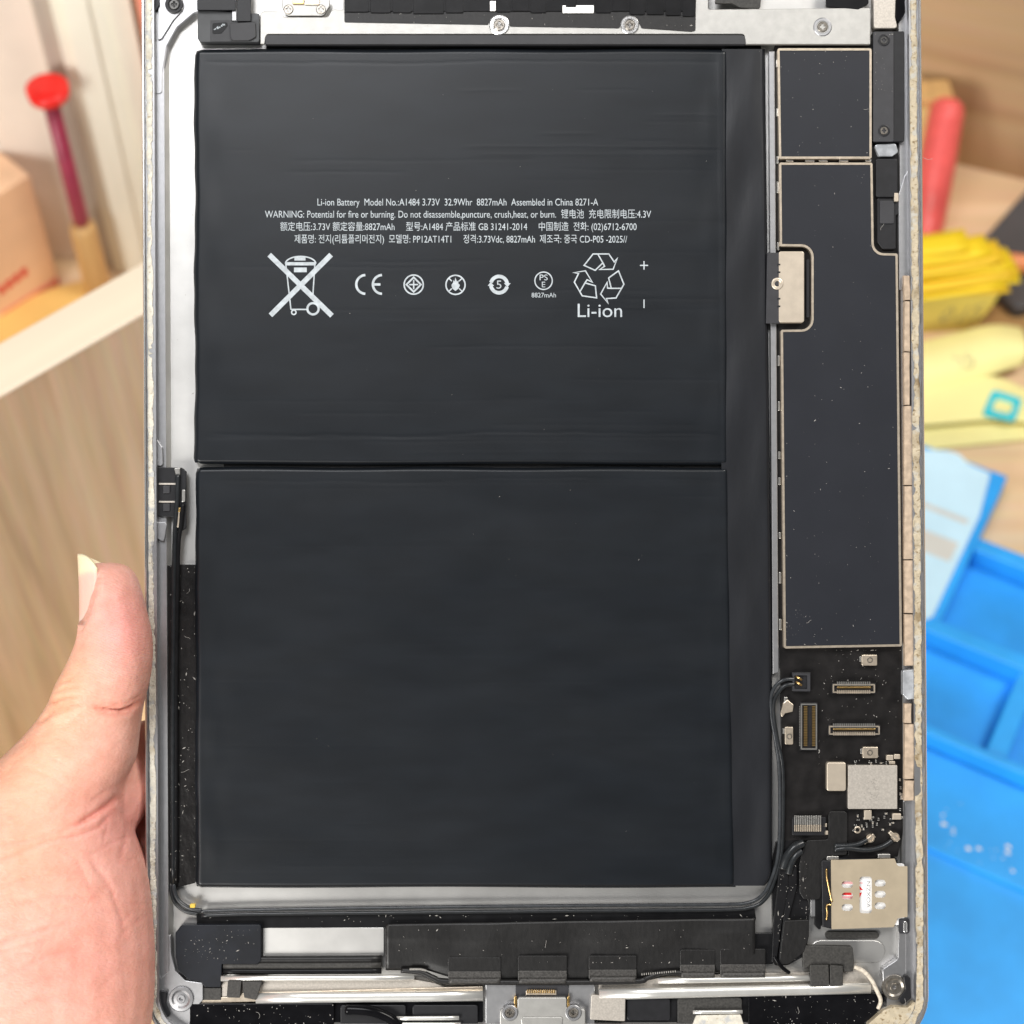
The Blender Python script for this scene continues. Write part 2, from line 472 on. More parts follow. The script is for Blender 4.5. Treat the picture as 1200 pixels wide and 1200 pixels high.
# cream file box made of ribs
a = G(136, 328); b = G(216, 318); d = b-a
fb = root('file_box', 'ridged cream file box standing right of the marker', 'file box', yaw_matrix((a.x, a.y, 0), math.atan2(d.y, d.x)))
hh = height_over(b, -60); L_ = d.length
for x0, x1, y0 in ((0.0, 0.16, 0.004), (0.163, 0.47, 0.0), (0.473, 0.72, 0.0015), (0.724, 1.0, 0.0)):
    mb = MB(W); mb.prism(rrect(L_*x0, y0, L_*x1, 0.03, 0.0012), 0.0002, hh, 'cream', 0.0008); mb.build('rib', fb)
standing_box('carton', 'salmon red box edge standing beyond the cream file box', 'box', 224, 330, 300, 320, 0.03, -60, 'salmon')
# amber board lying on the desk
mb = MB(W)
pts = [G(-80, 452), G(-80, 405), G(62, 345), G(118, 331), G(150, 352)]
mb.prism([(p.x, p.y) for p in pts], 0.0003, 0.0045, 'amber', 0.0008)
tag(mb.build('wood_slat'), 'amber yellow slat lying on the desk in front of the peach box', 'slat')
# marker standing upright
gm = G(113, 334)
mk = root('marker', 'upright marker with bright red cap, maroon barrel and tan wooden foot', 'marker', Matrix.Translation(Vector((gm.x+0.0025, gm.y-0.006, 0))))
def lathe(prof, mat, name, parent, n=28, T=W, matrix=None):
    m = MB(T); mi = m.mi(mat); prev = None
    for r, z in prof:
        rg = m.ring([(r*math.cos(2*math.pi*k/n), r*math.sin(2*math.pi*k/n), z) for k in range(n)])
        if prev: m.bridge(prev, rg, mi, True)
        else: m.face(tuple(rg[::-1]), mi)
        prev = rg
    m.face(tuple(prev), mi)
    return m.build(name, parent)
z1 = height_over(gm, 250); z2 = height_over(gm, 104); z3 = height_over(gm, 87)
lathe([(0.0056, 0.0002), (0.0062, 0.002), (0.0060, z1-0.004), (0.0046, z1)], 'tan_wood', 'foot', mk)
lathe([(0.0032, z1+0.0001), (0.0036, z1+0.003), (0.0034, z2)], 'maroon', 'barrel', mk)
lathe([(0.0062, z2+0.0001), (0.0084, z2+0.0012), (0.0088, z2+0.006), (0.0082, z3-0.002), (0.006, z3)], 'red_cap', 'cap', mk)

# red handle leaning on the back board
M['red_rubber'] = material('salmon_red_plastic', (0.85, 0.13, 0.12), 0.38, 0, 0.08, 120)
M['red_rubber2'] = material('pale_red_inlay', (0.88, 0.24, 0.22), 0.42, 0, 0.06, 120)
q0 = at_y(1066, 345, 0.600); q1 = at_y(1086, 255, 0.634); q2 = at_y(1110, 128, 0.664)
hd = root('tool_handle', 'salmon red rounded plastic tool handle leaning on the brown board', 'tool', Matrix.Translation(Vector((q0.x, q0.y, 0))))
off = Vector((q0.x, q0.y, 0))
mb = MB(W)
mb.tube([q0-off+Vector((0, 0, 0.004)), (q0+q1)/2-off, q1-off, (q1+q2)/2-off, q2-off], [0.0084, 0.0090, 0.0088, 0.0088, 0.0080], 'red_rubber', 14, True, 6, 1.5)
e = (q2-q1).normalized()
mb.tube([q2-off, q2-off+e*0.003, q2-off+e*0.0055], [0.0080, 0.0068, 0.0030], 'red_rubber', 14, True, 3, 1.5)
mb.build('grip', hd)
mb = MB(W); s_ = Vector((-0.002, -0.0086, 0.005))
mb.tube([q1-off+s_-e*0.03, q1-off+s_, (q1+q2)/2-off+s_], [0.0022, 0.0028, 0.0020], 'red_rubber2', 10, True, 5)
mb.build('inlay', hd)
# pale pad beside the handle
o, L_, h_ = standing_box('carton', 'pale yellow pad with tan top standing left of the red handle', 'pad', 1055, 214, 1092, 212, 0.007, 122, material('pale_yellow', (0.80, 0.74, 0.32), 0.6, 0, 0.05, 40))
mb = MB(W); mb.prism(rrect(-0.001, -0.001, L_+0.001, 0.013, 0.001), h_+0.0002, h_+0.004, 'tan_wood', 0.0005); mb.build('lid', o)

# dark slab, orange cap and thin brown slab under the notes
def slab(name, label, cat, pxs, h0, h1, mat, bev=0.0006, r=0.004):
    pts = [G(u, v, h1) for u, v in pxs]
    c = sum(pts, Vector((0, 0, 0)))/len(pts)
    m = MB(W); m.prism(fillet([(p.x-c.x, p.y-c.y) for p in pts], r), h0, h1, mat, bev)
    o = m.build(name); o.location = (c.x, c.y, 0)
    return tag(o, label, cat)
M['dark_slab'] = material('dark_grey_cover', (0.075, 0.075, 0.082), 0.45, 0, 0.1, 40, 1e-5, 800)
M['brown_slab'] = material('brown_slab', (0.42, 0.24, 0.085), 0.6, 0, 0.12, 60, stretch=(0.2, 1, 1))
M['orange'] = material('orange_plastic', (0.85, 0.30, 0.12), 0.4, 0, 0.06, 100)
slab('notebook', 'dark grey notebook lying behind the fanned yellow notes', 'notebook', [(1136, 299), (1212, 212), (1330, 320), (1192, 362)], 0.0003, 0.010, 'dark_slab')
slab('card', 'thin brown slab lying beside the yellow note pad', 'card', [(1140, 356), (1190, 358), (1290, 380), (1280, 425), (1130, 420)], 0.0003, 0.0030, 'brown_slab')
gc = G(1190, 308, 0.0145)
o = lathe([(0.0032, -0.007), (0.0042, -0.006), (0.0042, 0.006), (0.0032, 0.007)], 'orange', 'cap', None)
o.matrix_world = Matrix.Translation(gc) @ Matrix.Rotation(math.radians(80), 4, 'Z') @ Matrix.Rotation(math.pi/2, 4, 'X')
tag(o, 'small orange plastic cap lying on the dark notebook', 'cap')

# yellow notes
def note_mat(n, c): return material(n, c, 0.6, 0, 0.03, 60, 8e-6, 400)
M['note_bright'] = note_mat('bright_yellow_paper', (0.93, 0.68, 0.015))
M['note_amber'] = note_mat('amber_yellow_paper', (0.90, 0.60, 0.02))
M['note_shaded'] = note_mat('shaded_yellow_paper', (0.78, 0.62, 0.13))  # darker yellow: shade on the block's front is put into its colour
M['note_pale'] = note_mat('pale_yellow_paper', (0.90, 0.83, 0.36))
M['pencil'] = material('pencil', (0.22, 0.20, 0.15), 0.7, 0, 0.1, 300)
fr = G(1172, 343, 0.024)
pad = root('sticky_note_pad', 'thick pad of bright yellow sticky notes with fanned top sheets', 'note pad', yaw_matrix((fr.x, fr.y, 0), math.radians(4)))
mb = MB(W); mi = mb.mi('note_shaded')
prev = None
for k in range(9):     # block whose free end bows inwards towards its foot
    t = k/8; z = 0.0003+0.0235*t; xr = -0.0075*(1-t)**1.3
    rg = mb.ring([(-0.05, 0.0, z), (xr, 0.0, z), (xr, 0.022, z), (-0.05, 0.022, z)])
    if prev: mb.bridge(prev, rg, mi)
    else: mb.face(tuple(rg[::-1]), mi)
    prev = rg
mb.face(tuple(prev), mi); mb.build('note_block', pad)
fan = [(0.0010+0.0090*math.sin(0.35+k*0.24)*(1 if k else 0)+0.0034*(-1)**k-0.0011*k, (0.5, 6, -3, 4, 8, -1, 5, 1, 9, 3, 7, 2)[k], -0.0005+0.00118*k) for k in range(12)]
for k, (dx, an, dy) in enumerate(fan):
    mb = MB(W); n = 8
    h0 = 0.0242+0.0012*k
    ca, sa = math.cos(math.radians(an)), math.sin(math.radians(an))
    def zf(x, y, h0=h0, k=k, dx=dx, dy=dy, ca=ca, sa=sa):
        t = max(0, (x+0.03)/0.03)
        X_ = x*ca-y*sa+dx; Y_ = x*sa+y*ca+dy
        return (X_, Y_, h0+0.0016*t*t*(0.3+0.16*((k*5) % 7)))
    mb.grid(list(np.linspace(-0.051, 0.0, n)), list(np.linspace(0, 0.013, 4)), zf, 'note_bright' if k % 4 else 'note_amber')
    o = mb.build('note_sheet', pad); md = o.modifiers.new('thickness', 'SOLIDIFY'); md.thickness = 0.0002
mb = MB(lambda a, b, c: (a, b, c))
def scrib(pts, T):
    mb.tube([T(*p) for p in pts], 0.00022, 'pencil', 5, True, 4)
FT = lambda x, z: (x, -0.0002, z)
for pts in ([(-0.022, 0.006), (-0.024, 0.010), (-0.020, 0.016), (-0.019, 0.010), (-0.0235, 0.008)], [(-0.016, 0.006), (-0.012, 0.016)], [(-0.010, 0.007), (-0.007, 0.012), (-0.0095, 0.015), (-0.0055, 0.017)]):
    scrib(pts, FT)
mb.build('pencil_marks', pad)

def sheet(name, label, rows, mat, thick=0.0003, group='loose sticky notes on the desk', parent=None):
    """curved paper sheet: rows of (u, v, height) lifted from photo points at their heights above the desk"""
    cpt = G(*rows[0][0]); c = Vector((cpt.x, cpt.y, 0))
    nr = len(rows); dense = [smooth_path([G(*p)-c for p in r], 5) for r in rows]
    cols = list(zip(*dense)); cols = [smooth_path(list(cc), 5) for cc in cols]
    m = MB(W); mi = m.mi(mat); nv = len(cols[0])
    idx = [m.ring(cc) for cc in cols]
    for i in range(len(idx)-1):
        for j in range(nv-1): m.face((idx[i][j], idx[i+1][j], idx[i+1][j+1], idx[i][j+1]), mi, True)
    o = m.build(name, parent); o.location = c
    md = o.modifiers.new('thickness', 'SOLIDIFY'); md.thickness = thick; md.offset = 0
    return tag(o, label, 'note', group) if label else o
curl = sheet('sticky_note', 'curled pale yellow sticky note with a pencilled 55', [
    [(1010, 418, 0.010), (1090, 398, 0.010), (1160, 381, 0.011), (1197, 384, 0.0105)],
    [(1010, 432, 0.013), (1090, 415, 0.013), (1162, 396, 0.014), (1203, 399, 0.0135)],
    [(1010, 452, 0.011), (1090, 438, 0.011), (1165, 418, 0.012), (1204, 414, 0.0115)],
    [(1010, 478, 0.005), (1085, 461, 0.005), (1160, 440, 0.006), (1200, 427, 0.006)]], 'note_pale')
mb = MB(W); c = Vector(curl.location)
for ox in (0, 14):
    for pts in ([(1126+ox, 412), (1119+ox, 414), (1118+ox, 420), (1124+ox, 420), (1127+ox, 426), (1122+ox, 431), (1117+ox, 429)],):
        mb.tube([G(u, v, 0.0128-max(0, (v-418))*0.00016+0.0004)-c for u, v in pts], 0.00020, 'pencil', 5, True, 4)
mb.build('pencil_marks', curl)
sheet('sticky_note', 'flat pale yellow sticky note under the curled one', [
    [(1010, 462, 0.0062), (1100, 452, 0.0062), (1160, 440, 0.0066), (1212, 461, 0.006)],
    [(1010, 482, 0.0056), (1100, 474, 0.0056), (1165, 470, 0.006), (1216, 480, 0.0055)],
    [(1010, 505, 0.0052), (1100, 497, 0.0052), (1165, 492, 0.0055), (1218, 497, 0.005)]], 'note_pale')
sheet('sticky_note', 'lowest pale yellow sticky note lying on the desk by the blue mat', [
    [(1010, 495, 0.0018), (1100, 488, 0.0018), (1215, 478, 0.0018)],
    [(1010, 512, 0.0016), (1100, 506, 0.0016), (1217, 496, 0.0016)],
    [(1010, 536, 0.0014), (1100, 526, 0.0014), (1218, 514, 0.0014)]], 'note_pale')
sheet('sticky_note', 'short pale yellow note lying behind the fanned pad', [
    [(1040, 272, 0.0015), (1090, 270, 0.0015), (1128, 268, 0.0015)],
    [(1040, 292, 0.0015), (1090, 291, 0.0015), (1128, 289, 0.0015)],
    [(1040, 306, 0.0015), (1090, 305, 0.0015), (1128, 303, 0.0015)]], 'note_pale')
M['teal'] = material('teal_plastic', (0.03, 0.60, 0.72), 0.4, 0, 0.08, 100)
pts = [G(u, v, 0.0070) for u, v in [(1151, 486), (1163, 457), (1198, 468), (1189, 494)]]
c = sum(pts, Vector((0, 0, 0)))/4
mb = MB(W)
outer = fillet([(p.x-c.x, p.y-c.y) for p in pts], 0.002, 6)
inner = [(0.56*math.cos(math.atan2(q[1], q[0]))*0.0095, 0.50*math.sin(math.atan2(q[1], q[0]))*0.0095) for q in outer]
mb.frame(outer, inner, 0.0062, 0.0074, 'teal')
o = mb.build('square_washer'); o.location = (c.x, c.y, 0)
tag(o, 'teal square plastic washer lying on a pale yellow note', 'washer')

# blue silicone mat, in millimetres along its own edges
M['blue'] = material('blue_silicone', (0.025, 0.37, 0.90), 0.45, 0, 0.10, 45, 1.5e-5, 900, spec=0.45)
mo = G(1088, 737, 0.012); myaw = math.radians(-27.74)
mat_ = root('repair_mat', 'bright blue silicone repair mat with raised part trays', 'mat', yaw_matrix((mo.x, mo.y, 0), myaw))
MM = lambda a, b, z: (a*1e-3, b*1e-3, z*1e-3)
mb = MB(MM)
mb.prism(fillet([(-150, -300), (230, -300), (230, 52), (3, 52), (3, 88), (-150, 88)], [6, 6, 3, 2, 3, 6]), 0.3, 1.0, 'blue', 0.3, 0.3)
mb.build('base_sheet', mat_)
for nm, (a0, b0, a1, b1), z in [('rim', (-5, 6, 3, 88), 12), ('rim', (3.02, 45.5, 230, 52), 12), ('rim', (-150, -0.6, 230, 6), 12), ('rim', (-150, -45, 230, -41), 12),
                                ('divider', (38, -41, 46, -0.6), 11.4), ('divider', (88, 6, 94, 45.5), 11.4), ('rim', (-150, 6, -144, 88), 12), ('rim', (-144, 82, -5, 88), 11.8),
                                ('work_area', (-150, -85, 230, -45.05), 3.4), ('divider', (140, -41, 146, -0.6), 11.4)]:
    mb = MB(MM); mb.prism(rrect(a0, b0, a1, b1, 0.8), 0.95, z, 'blue', 0.7, 0.7); mb.build(nm, mat_)
mb = MB(MM)
for k in range(26):
    a = 55+RNG.normal(0, 16); b = -76+RNG.normal(0, 5)-0.05*(a-55)
    if b < -84: continue
    r = abs(RNG.normal(0, 0.55))+0.15
    mb.prism([(a+r*(0.6+0.8*RNG.random())*math.cos(t), b+r*(0.3+0.6*RNG.random())*math.sin(t)) for t in np.linspace(0, 2*math.pi, 9)[:-1]], 3.35, 3.5, 'white_card')
mb.build('glue_smears', mat_, kind='stuff')
# pale plastic film over the left tray
M['film'] = material('pale_blue_film', (0.58, 0.82, 0.96), 0.22, 0, 0.04, 60)
M['film_strip'] = material('grey_strip', (0.62, 0.62, 0.58), 0.4, 0, 0.04, 60)
pts = [G(u, v, 0.0135) for u, v in [(1040, 524), (1110, 527), (1124, 531), (1136, 543), (1161, 554), (1148, 604), (1093, 722), (1040, 740)]]
c = sum(pts, Vector((0, 0, 0)))/len(pts); c.z = 0
mb = MB(W); mb.prism(fillet([(p.x-c.x, p.y-c.y) for p in pts], 0.0015), 0.0124, 0.0130, 'film')
film = mb.build('plastic_film'); film.location = c
tag(film, 'pale blue plastic film lying over the edge of the blue mat', 'plastic film')
for pp in ([(1040, 572), (1088, 590), (1136, 609), (1133, 614), (1088, 596), (1040, 578)], [(1040, 606), (1088, 622), (1124, 636), (1113, 658), (1088, 648), (1040, 630)]):
    pts = [G(u, v, 0.0135) for u, v in pp]
    mb = MB(W); mb.prism([(p.x-c.x, p.y-c.y) for p in pts], 0.01305, 0.0132, 'film_strip'); mb.build('see_through_strip', film)  # grey strips added for the desk showing through the film

# ------------------------------------------------------------------ the opened tablet
TAB = Matrix.Translation(CAM_POS + ROT @ Vector((0, 0, -DIST))) @ ROT.to_4x4()
tab = root('tablet', 'opened silver tablet held upright, black battery and circuit board exposed', 'tablet', TAB)

def resample(poly, step, closed=True):
    out = []; n = len(poly)
    for i in range(n if closed else n-1):
        a = Vector(poly[i]); b = Vector(poly[(i+1) % n]); L = (b-a).length
        k = max(1, int(L/step))
        for j in range(k): out.append(tuple(a+(b-a)*(j/k)))
    return out
outline = fillet([(165, -66), (1079.5, -66), (1089, 1228), (171.5, 1228)], 60, 14)
if area2(outline) < 0: outline = outline[::-1]
def H3(p, z):
    x, y, _ = P(p[0], p[1], 0); return (x, y, z*1e-3)
def house():
    m = MB()
    prof = [(24, -7.5), (12, -7.1), (5, -6.2), (1.2, -4.4), (0, -2.4), (0, -0.35), (1.1, 0.0), (2.8, 0.0), (3.4, -0.9), (14, -0.9), (14.5, -3.0), (23.5, -3.0), (27.6, -5.0)]
    mats = ['alu']*5+['alu_edge']*3+['alu']*3+['alu', 'alu_floor']
    prev = None; rings = []
    for (d, z), mt in zip(prof, mats):
        rg = m.ring([H3(p, z) for p in inset(outline, d)])
        if prev: m.bridge(prev, rg, m.mi(mt))
        else: m.face(tuple(rg[::-1]), m.mi('alu'))
        prev = rg
    m.face(tuple(prev), m.mi('alu_floor'))
    return m.build('housing', tab)
housing = house()

# glue residue along the rim: patches of uneven width with bare metal between
def residue(sel, mat, parent, wmax, cover):
    path = resample(outline, 1.6)
    n = len(path)
    def sm(k):
        r = RNG.normal(0, 1, n+k); return np.convolve(r, np.ones(k)/math.sqrt(k), 'same')[:n]
    wide, fine, bare, hi = sm(40), sm(5), sm(24), sm(3)
    a = inset(path, 4.0); b = inset(path, wmax)
    m = MB(); mi = m.mi(mat); prev = None
    for i, p in enumerate(path):
        if not sel(p): prev = None; continue
        d = Vector(b[i])-Vector(a[i])
        k = 1.0 if bare[i] > cover else max(0.12, 1-(cover-bare[i])*1.6)
        t1 = max(0.25, min(1.0, 0.90+0.10*wide[i]+0.07*fine[i]))*max(0.35, k)
        t0 = max(0.0, 0.05+0.05*fine[(i+7) % n]+0.04*wide[(i+60) % n])
        pts = []
        for t, q in ((t0, 0), (t0+0.06, 1), (t0+(t1-t0)*0.35, 1), (t0+(t1-t0)*0.7, 1), (t1-0.05, 1), (t1, 0)):
            z = -0.93 if not q else -0.86+k*(0.17+0.055*hi[(i+int(t*37)) % n])
            pts.append(H3(Vector(a[i])+d*t, z))
        rg = m.ring(pts)
        if prev:
            for j in range(5): m.face((prev[j], prev[j+1], rg[j+1], rg[j]), mi, False)
        prev = rg
    return m.build('glue_residue', parent)
residue(lambda p: p[0] < 640, 'residue', housing, 12.2, -1.7)
residue(lambda p: p[0] > 640, 'residue_old', housing, 13.9, -1.8)

def part(name, poly, z0, z1, mat, bevel=0.6, parent=None, label=None):
    m = MB(); m.prism(poly, z0, z1, mat, bevel); return m.build(name, parent or tab, label)
def cross(r):
    def f(a):
        w = r*0.24
        c, s = abs(math.cos(a)), abs(math.sin(a))
        q = min(max(c, s)*1e9, r*0.62)
        # union of two bars in polar form
        lim = min(r*0.62/max(c, s), w/min(c, s) if min(c, s) > 1e-6 else 1e9)
        return max(lim, w*1.15)
    return f
def screw(u, v, r, z, mat='screw', parent=None, collar=None):
    m = MB()
    if collar:
        m.polar(u, v, [(r*1.75, z-0.9), (r*1.75, z-0.12), (r*1.6, z-0.02), (r*1.2, z-0.02), (r*1.12, z-0.3)], collar, 40)
    m.polar(u, v, [(r, z-0.8), (r, z-0.12), (r*0.86, z), (cross(r), z), (lambda a: cross(r)(a)*0.8, z-0.3)], mat, 48)
    return m.build('screw', parent or tab)

# inner ledges and corner blocks of the housing
part('corner_block', fillet([(178.6, -40), (290, -40), (290, 3), (250, 9), (228, 17), (209, 33), (197, 55), (192.4, 84), (192, 112), (178.6, 112)], 6), -4.9, -2.92, 'alu', 2.6, housing)
part('corner_block', fillet([(186, -20), (214, -20), (214, 12), (203, 24), (190, 45), (184.5, 48)], 3), -3.1, -2.5, 'alu', 0.6, housing)
part('corner_block', fillet([(197.6, 1096), (200.0, 1096), (200.8, 1118), (206, 1138), (217, 1149), (238, 1152), (238, 1172), (230, 1181), (222, 1200), (205, 1215), (184, 1215), (184, 1150), (197.6, 1138)], 3), -4.9, -2.92, 'alu', 0.8, housing)
part('corner_block', fillet([(1058, 936), (1064.5, 962), (1065.5, 1076), (1054, 1088), (1052, 1124), (1034, 1136), (1036, 1172), (1024, 1190), (1004, 1204), (1062, 1204), (1062, 940)], 4), -4.9, -2.90, 'alu', 0.8, housing)
part('corner_plate', fillet([(1012, 1205), (1036, 1184), (1046, 1180), (1064, 1181), (1074, 1170), (1075, 1205)], 3), -2.9, -1.0, 'residue_old', 0.8, housing)
part('wall_tab', fillet([(1058, 786), (1074.5, 784), (1075, 818), (1064, 820), (1058, 814)], 2), -2.98, -1.05, 'clear', 0.8, housing)
part('wall_tab', fillet([(1053, 228), (1060, 206), (1066, 196), (1066, 330), (1061, 322), (1057, 340), (1053.5, 340)], 2), -4.9, -2.6, 'alu', 0.8, housing)
part('wall_tab', fillet([(178.5, 506), (190, 524), (191, 546), (178.5, 546)], 3), -2.95, -2.2, 'alu', 0.6, housing)
part('wall_tab', fillet([(179, 612), (196, 612), (192, 636), (186, 632), (179, 622)], 3), -2.95, -2.2, 'alu', 0.6, housing)
for (u, v, r) in ((204, 5, 6.0), (1036, 8, 6.0)): screw(u, v, r, -2.0, 'screw_dark', None, 'plastic_black')
# bottom corner screw seats: dished
for (u, v) in ((212, 1171), (1048, 1157)):
    m = MB(); m.polar(u, v, [(15, -2.95), (14, -2.5), (11, -2.45), (8.5, -2.75), (5, -2.7), (4.4, -2.45), (2.4, -2.45), (2.0, -3.0)], 'screw' if u > 600 else 'alu', 40); m.build('screw_boss', housing)
part('rubber_bumper', fillet([(1058, 1140), (1067, 1146), (1068, 1170), (1058, 1178), (1052, 1172), (1061, 1160)], 3), -2.95, -2.0, 'plastic_black', 0.8)
part('rubber_bumper', fillet([(183, 1160), (196, 1162), (194, 1176), (200, 1190), (188, 1196), (183, 1190)], 3), -3.0, -2.1, 'plastic_black', 0.8)
part('rubber_bumper', fillet([(178.5, -10), (186, -10), (187, 6), (183, 13), (178.5, 12)], 2), -3.0, -2.0, 'plastic_black', 0.8)
part('rubber_bumper', fillet([(1051, -12), (1060, -12), (1061, 14), (1055, 26), (1050, 22)], 3), -3.0, -1.7, 'glass_black', 0.8)

# tan foam tape on the right wall
cr_ = [322, 352, 412, 475, 569, 656, 719, 781]
for a, b in list(zip(cr_[:-1], cr_[1:]))+[(824, 848), (848, 914), (914, 939)]:
    k = (a+b)/2; x0 = 1059.2+k*0.0012; x1 = 1066.5 if k < 500 else (1071.5 if k < 800 else 1071)
    if 826 < k < 850: x1 = 1068
    j = lambda: RNG.normal(0, 0.35)
    poly = [(x0+j(), a+0.8), (x1+j(), a+0.8+j())] + [(x1+j(), a+(b-a)*t) for t in (0.3, 0.6)] + [(x1+j(), b-0.6+j()), (x0+j(), b-0.6)]
    part('foam_tape', poly, -3.0, -1.25+RNG.normal(0, 0.04), 'foam', 0.8)

# ---- battery
def undul(u, v, s):
    return 0.001*math.sin(v*0.11+s)+0.001*math.sin(v*0.043+u*0.004+2*s)+0.0012*math.sin(u*0.021+v*0.009+3*s)+0.001*math.sin(u*0.05-v*0.02+s)
battery = MB()
seamw = np.cumsum(RNG.normal(0, 0.25, 400)); seamw -= np.linspace(seamw[0], seamw[-1], 400)
def cell(name, u0, v0, u1f, v1, s, seams, side_noise):
    seams = list(seams)
    for k in range(34):
        a = RNG.uniform(u0+15, 780); L = RNG.uniform(30, 330)
        seams.append((RNG.uniform(v0+12, v1-12), RNG.uniform(0.008, 0.024)*(1 if RNG.random() < .6 else -1), RNG.uniform(0, 0.5), a, min(a+L, 848)))
    pits = [(RNG.uniform(u0, 850), RNG.uniform(v0, v1), RNG.uniform(3, 9), RNG.uniform(-0.014, 0.012)) for _ in range(40)]
    m = MB()
    us = np.unique(np.concatenate([np.linspace(0, 0.022, 10), np.linspace(0.022, 0.978, 96), np.linspace(0.978, 1, 10)]))
    vs = np.unique(np.concatenate([np.linspace(0, 0.026, 10), np.linspace(0.026, 0.974, 300), np.linspace(0.974, 1, 10)]))
    rows = []
    for t in vs:
        v = v0+(v1-v0)*t; U1 = u1f(v); row = []
        for q in us:
            u = u0+(U1-u0)*q
            eu = min(u-u0, U1-u); ev = min(v-v0, v1-v)
            rr = 6.0
            fu = max(0, 1-eu/rr); fv = max(0, 1-ev/4.5)
            z = -1.6-1.3*min(1.0, (fu**2.6+fv**2.6))
            # softly wrinkled sealed edges
            z += 0.07*math.exp(-((eu-22)/9)**2)*math.sin(v*0.05+s)-0.04*math.exp(-((eu-30)/3)**2)
            z += undul(u, v, s)
            for (sv, amp, wav, lo, hi) in seams:
                if lo < u < hi and abs(v-sv) < 9:
                    w = seamw[int((u-200)/2) % 400]*wav
                    z -= 0.6*amp*math.exp(-((v-sv-w)/1.5)**2)*min(1, (u-lo)/12, (hi-u)/12)
            for (pu, pv, pr, pa) in pits:
                if abs(u-pu) < 2.5*pr and abs(v-pv) < 2*pr: z += pa*math.exp(-((u-pu)/pr)**2-((v-pv)/(0.6*pr))**2)
            z -= 0.03*math.exp(-((u-838-0.016*(v-v0))/2.5)**2)
            du = side_noise*math.sin(v*0.031+s)*math.exp(-(u-u0)/10) + 0.5*side_noise*math.sin(v*0.11+2*s)*math.exp(-(u-u0)/6)
            dv = 0.7*math.sin(u*0.03+s)*math.exp(-(v-v0)/8)+0.6*math.sin(u*0.017+s)*math.exp(-(v1-v)/8)
            # clipped corners
            cx = max(0, 7-(u-u0)); cy = max(0, 7-ev)
            row.append((u+du+0.25*cx*cy/7, v+dv+(0.2 if v < (v0+v1)/2 else -0.2)*cx*cy/7, z))
        rows.append(row)
    mi = m.mi('pouch'); nu = len(us); nv = len(vs)
    ids = [m.ring([P(*p) for p in r]) for r in rows]
    for j in range(nv-1):
        for i in range(nu-1): m.face((ids[j][i], ids[j][i+1], ids[j+1][i+1], ids[j+1][i]), mi, True)
    # walls down to the floor
    border = ids[0]+[ids[j][-1] for j in range(1, nv)]+ids[-1][::-1][1:]+[ids[j][0] for j in range(nv-2, 0, -1)]
    low = m.ring([(m.V[i][0], m.V[i][1], -4.9e-3) for i in border])
    m.bridge(border, low, mi, True); m.face(tuple(low), mi)
    return m
bat = cell('battery', 228, 57.5, lambda v: 853.5, 544, 0.7, [(509, 0.05, 1.0, 245, 846), (512.5, 0.03, 0.0, 235, 846), (363, 0.012, 0.2, 300, 846), (470, 0.012, 0.3, 240, 700), (296, 0.012, 0.3, 690, 846), (73, 0.03, 0.6, 240, 846)], 0.8).build('battery', tab)
low_cell = cell('lower', 229, 547.5, lambda v: 854+8*(v-547)/490, 1040, 2.1, [(563, 0.03, 1.0, 260, 846), (566, 0.02, 0.3, 420, 846), (800, 0.03, 0.3, 235, 700), (874, 0.018, 0.3, 240, 840), (985, 0.015, 0.4, 240, 850)], 0.6).build('cell', bat)
m = MB()
def flap(u, v):
    q = (u-850)/46.5
    z = -1.95-0.10*q+0.16*math.sin(v*0.018)*math.sin(q*4.2)+0.09*math.sin(v*0.041+q*5)+0.06*math.sin(v*0.013+q*9)*q
    z -= 2.2*max(0, (q-0.93)/0.07)**2
    w = max(0.0, min(1.0, (v-57)/720))
    cr = max(0.0, (v-1022)/12)**2*5*max(0, q-0.7)/0.3
    return (u+(0.3+8.5*w)*q-cr, v, z)
m.grid(list(np.linspace(846, 896, 26)), list(np.linspace(57.5, 1038, 240)), flap, 'pouch_flap')
m.build('flap', bat)
part('gap_strip', rrect(262, 541, 853, 551, 2), -4.9, -3.6, 'tape', 0, bat)

# ---- print on the battery
ZP = -1.53
def text_polys(body, extend=0):
    cu = bpy.data.curves.new('t', 'FONT'); cu.body = body; cu.size = 1.0; cu.resolution_u = 4
    o = bpy.data.objects.new('t', cu); COL.objects.link(o)
    dg = bpy.context.evaluated_depsgraph_get(); dg.update()
    ev = o.evaluated_get(dg); me = ev.to_mesh()
    V = [(v.co.x, v.co.y) for v in me.vertices]; F = [tuple(p.vertices) for p in me.polygons]
    ev.to_mesh_clear(); bpy.data.objects.remove(o); bpy.data.curves.remove(cu)
    return V, F
_capV, _ = text_polys('H'); CAP = max(p[1] for p in _capV)
def text_on(m, body, u0, u1, vb, cap, z, mat, angle=0.0):
    V, F = text_polys(body); xs = [p[0] for p in V]; a, b = min(xs), max(xs)
    sx = (u1-u0)/(b-a); sy = cap/CAP; mi = m.mi(mat)
    s = len(m.V)
    for x, y in V:
        du = (x-a)*sx; dv = -y*sy
        if angle:
            c, q = math.cos(angle), math.sin(angle); du, dv = du*c-dv*q, du*q+dv*c
        m.V.append(m.T(u0+du, vb+dv, z))
    for f in F: m.face(tuple(s+i for i in f), mi)
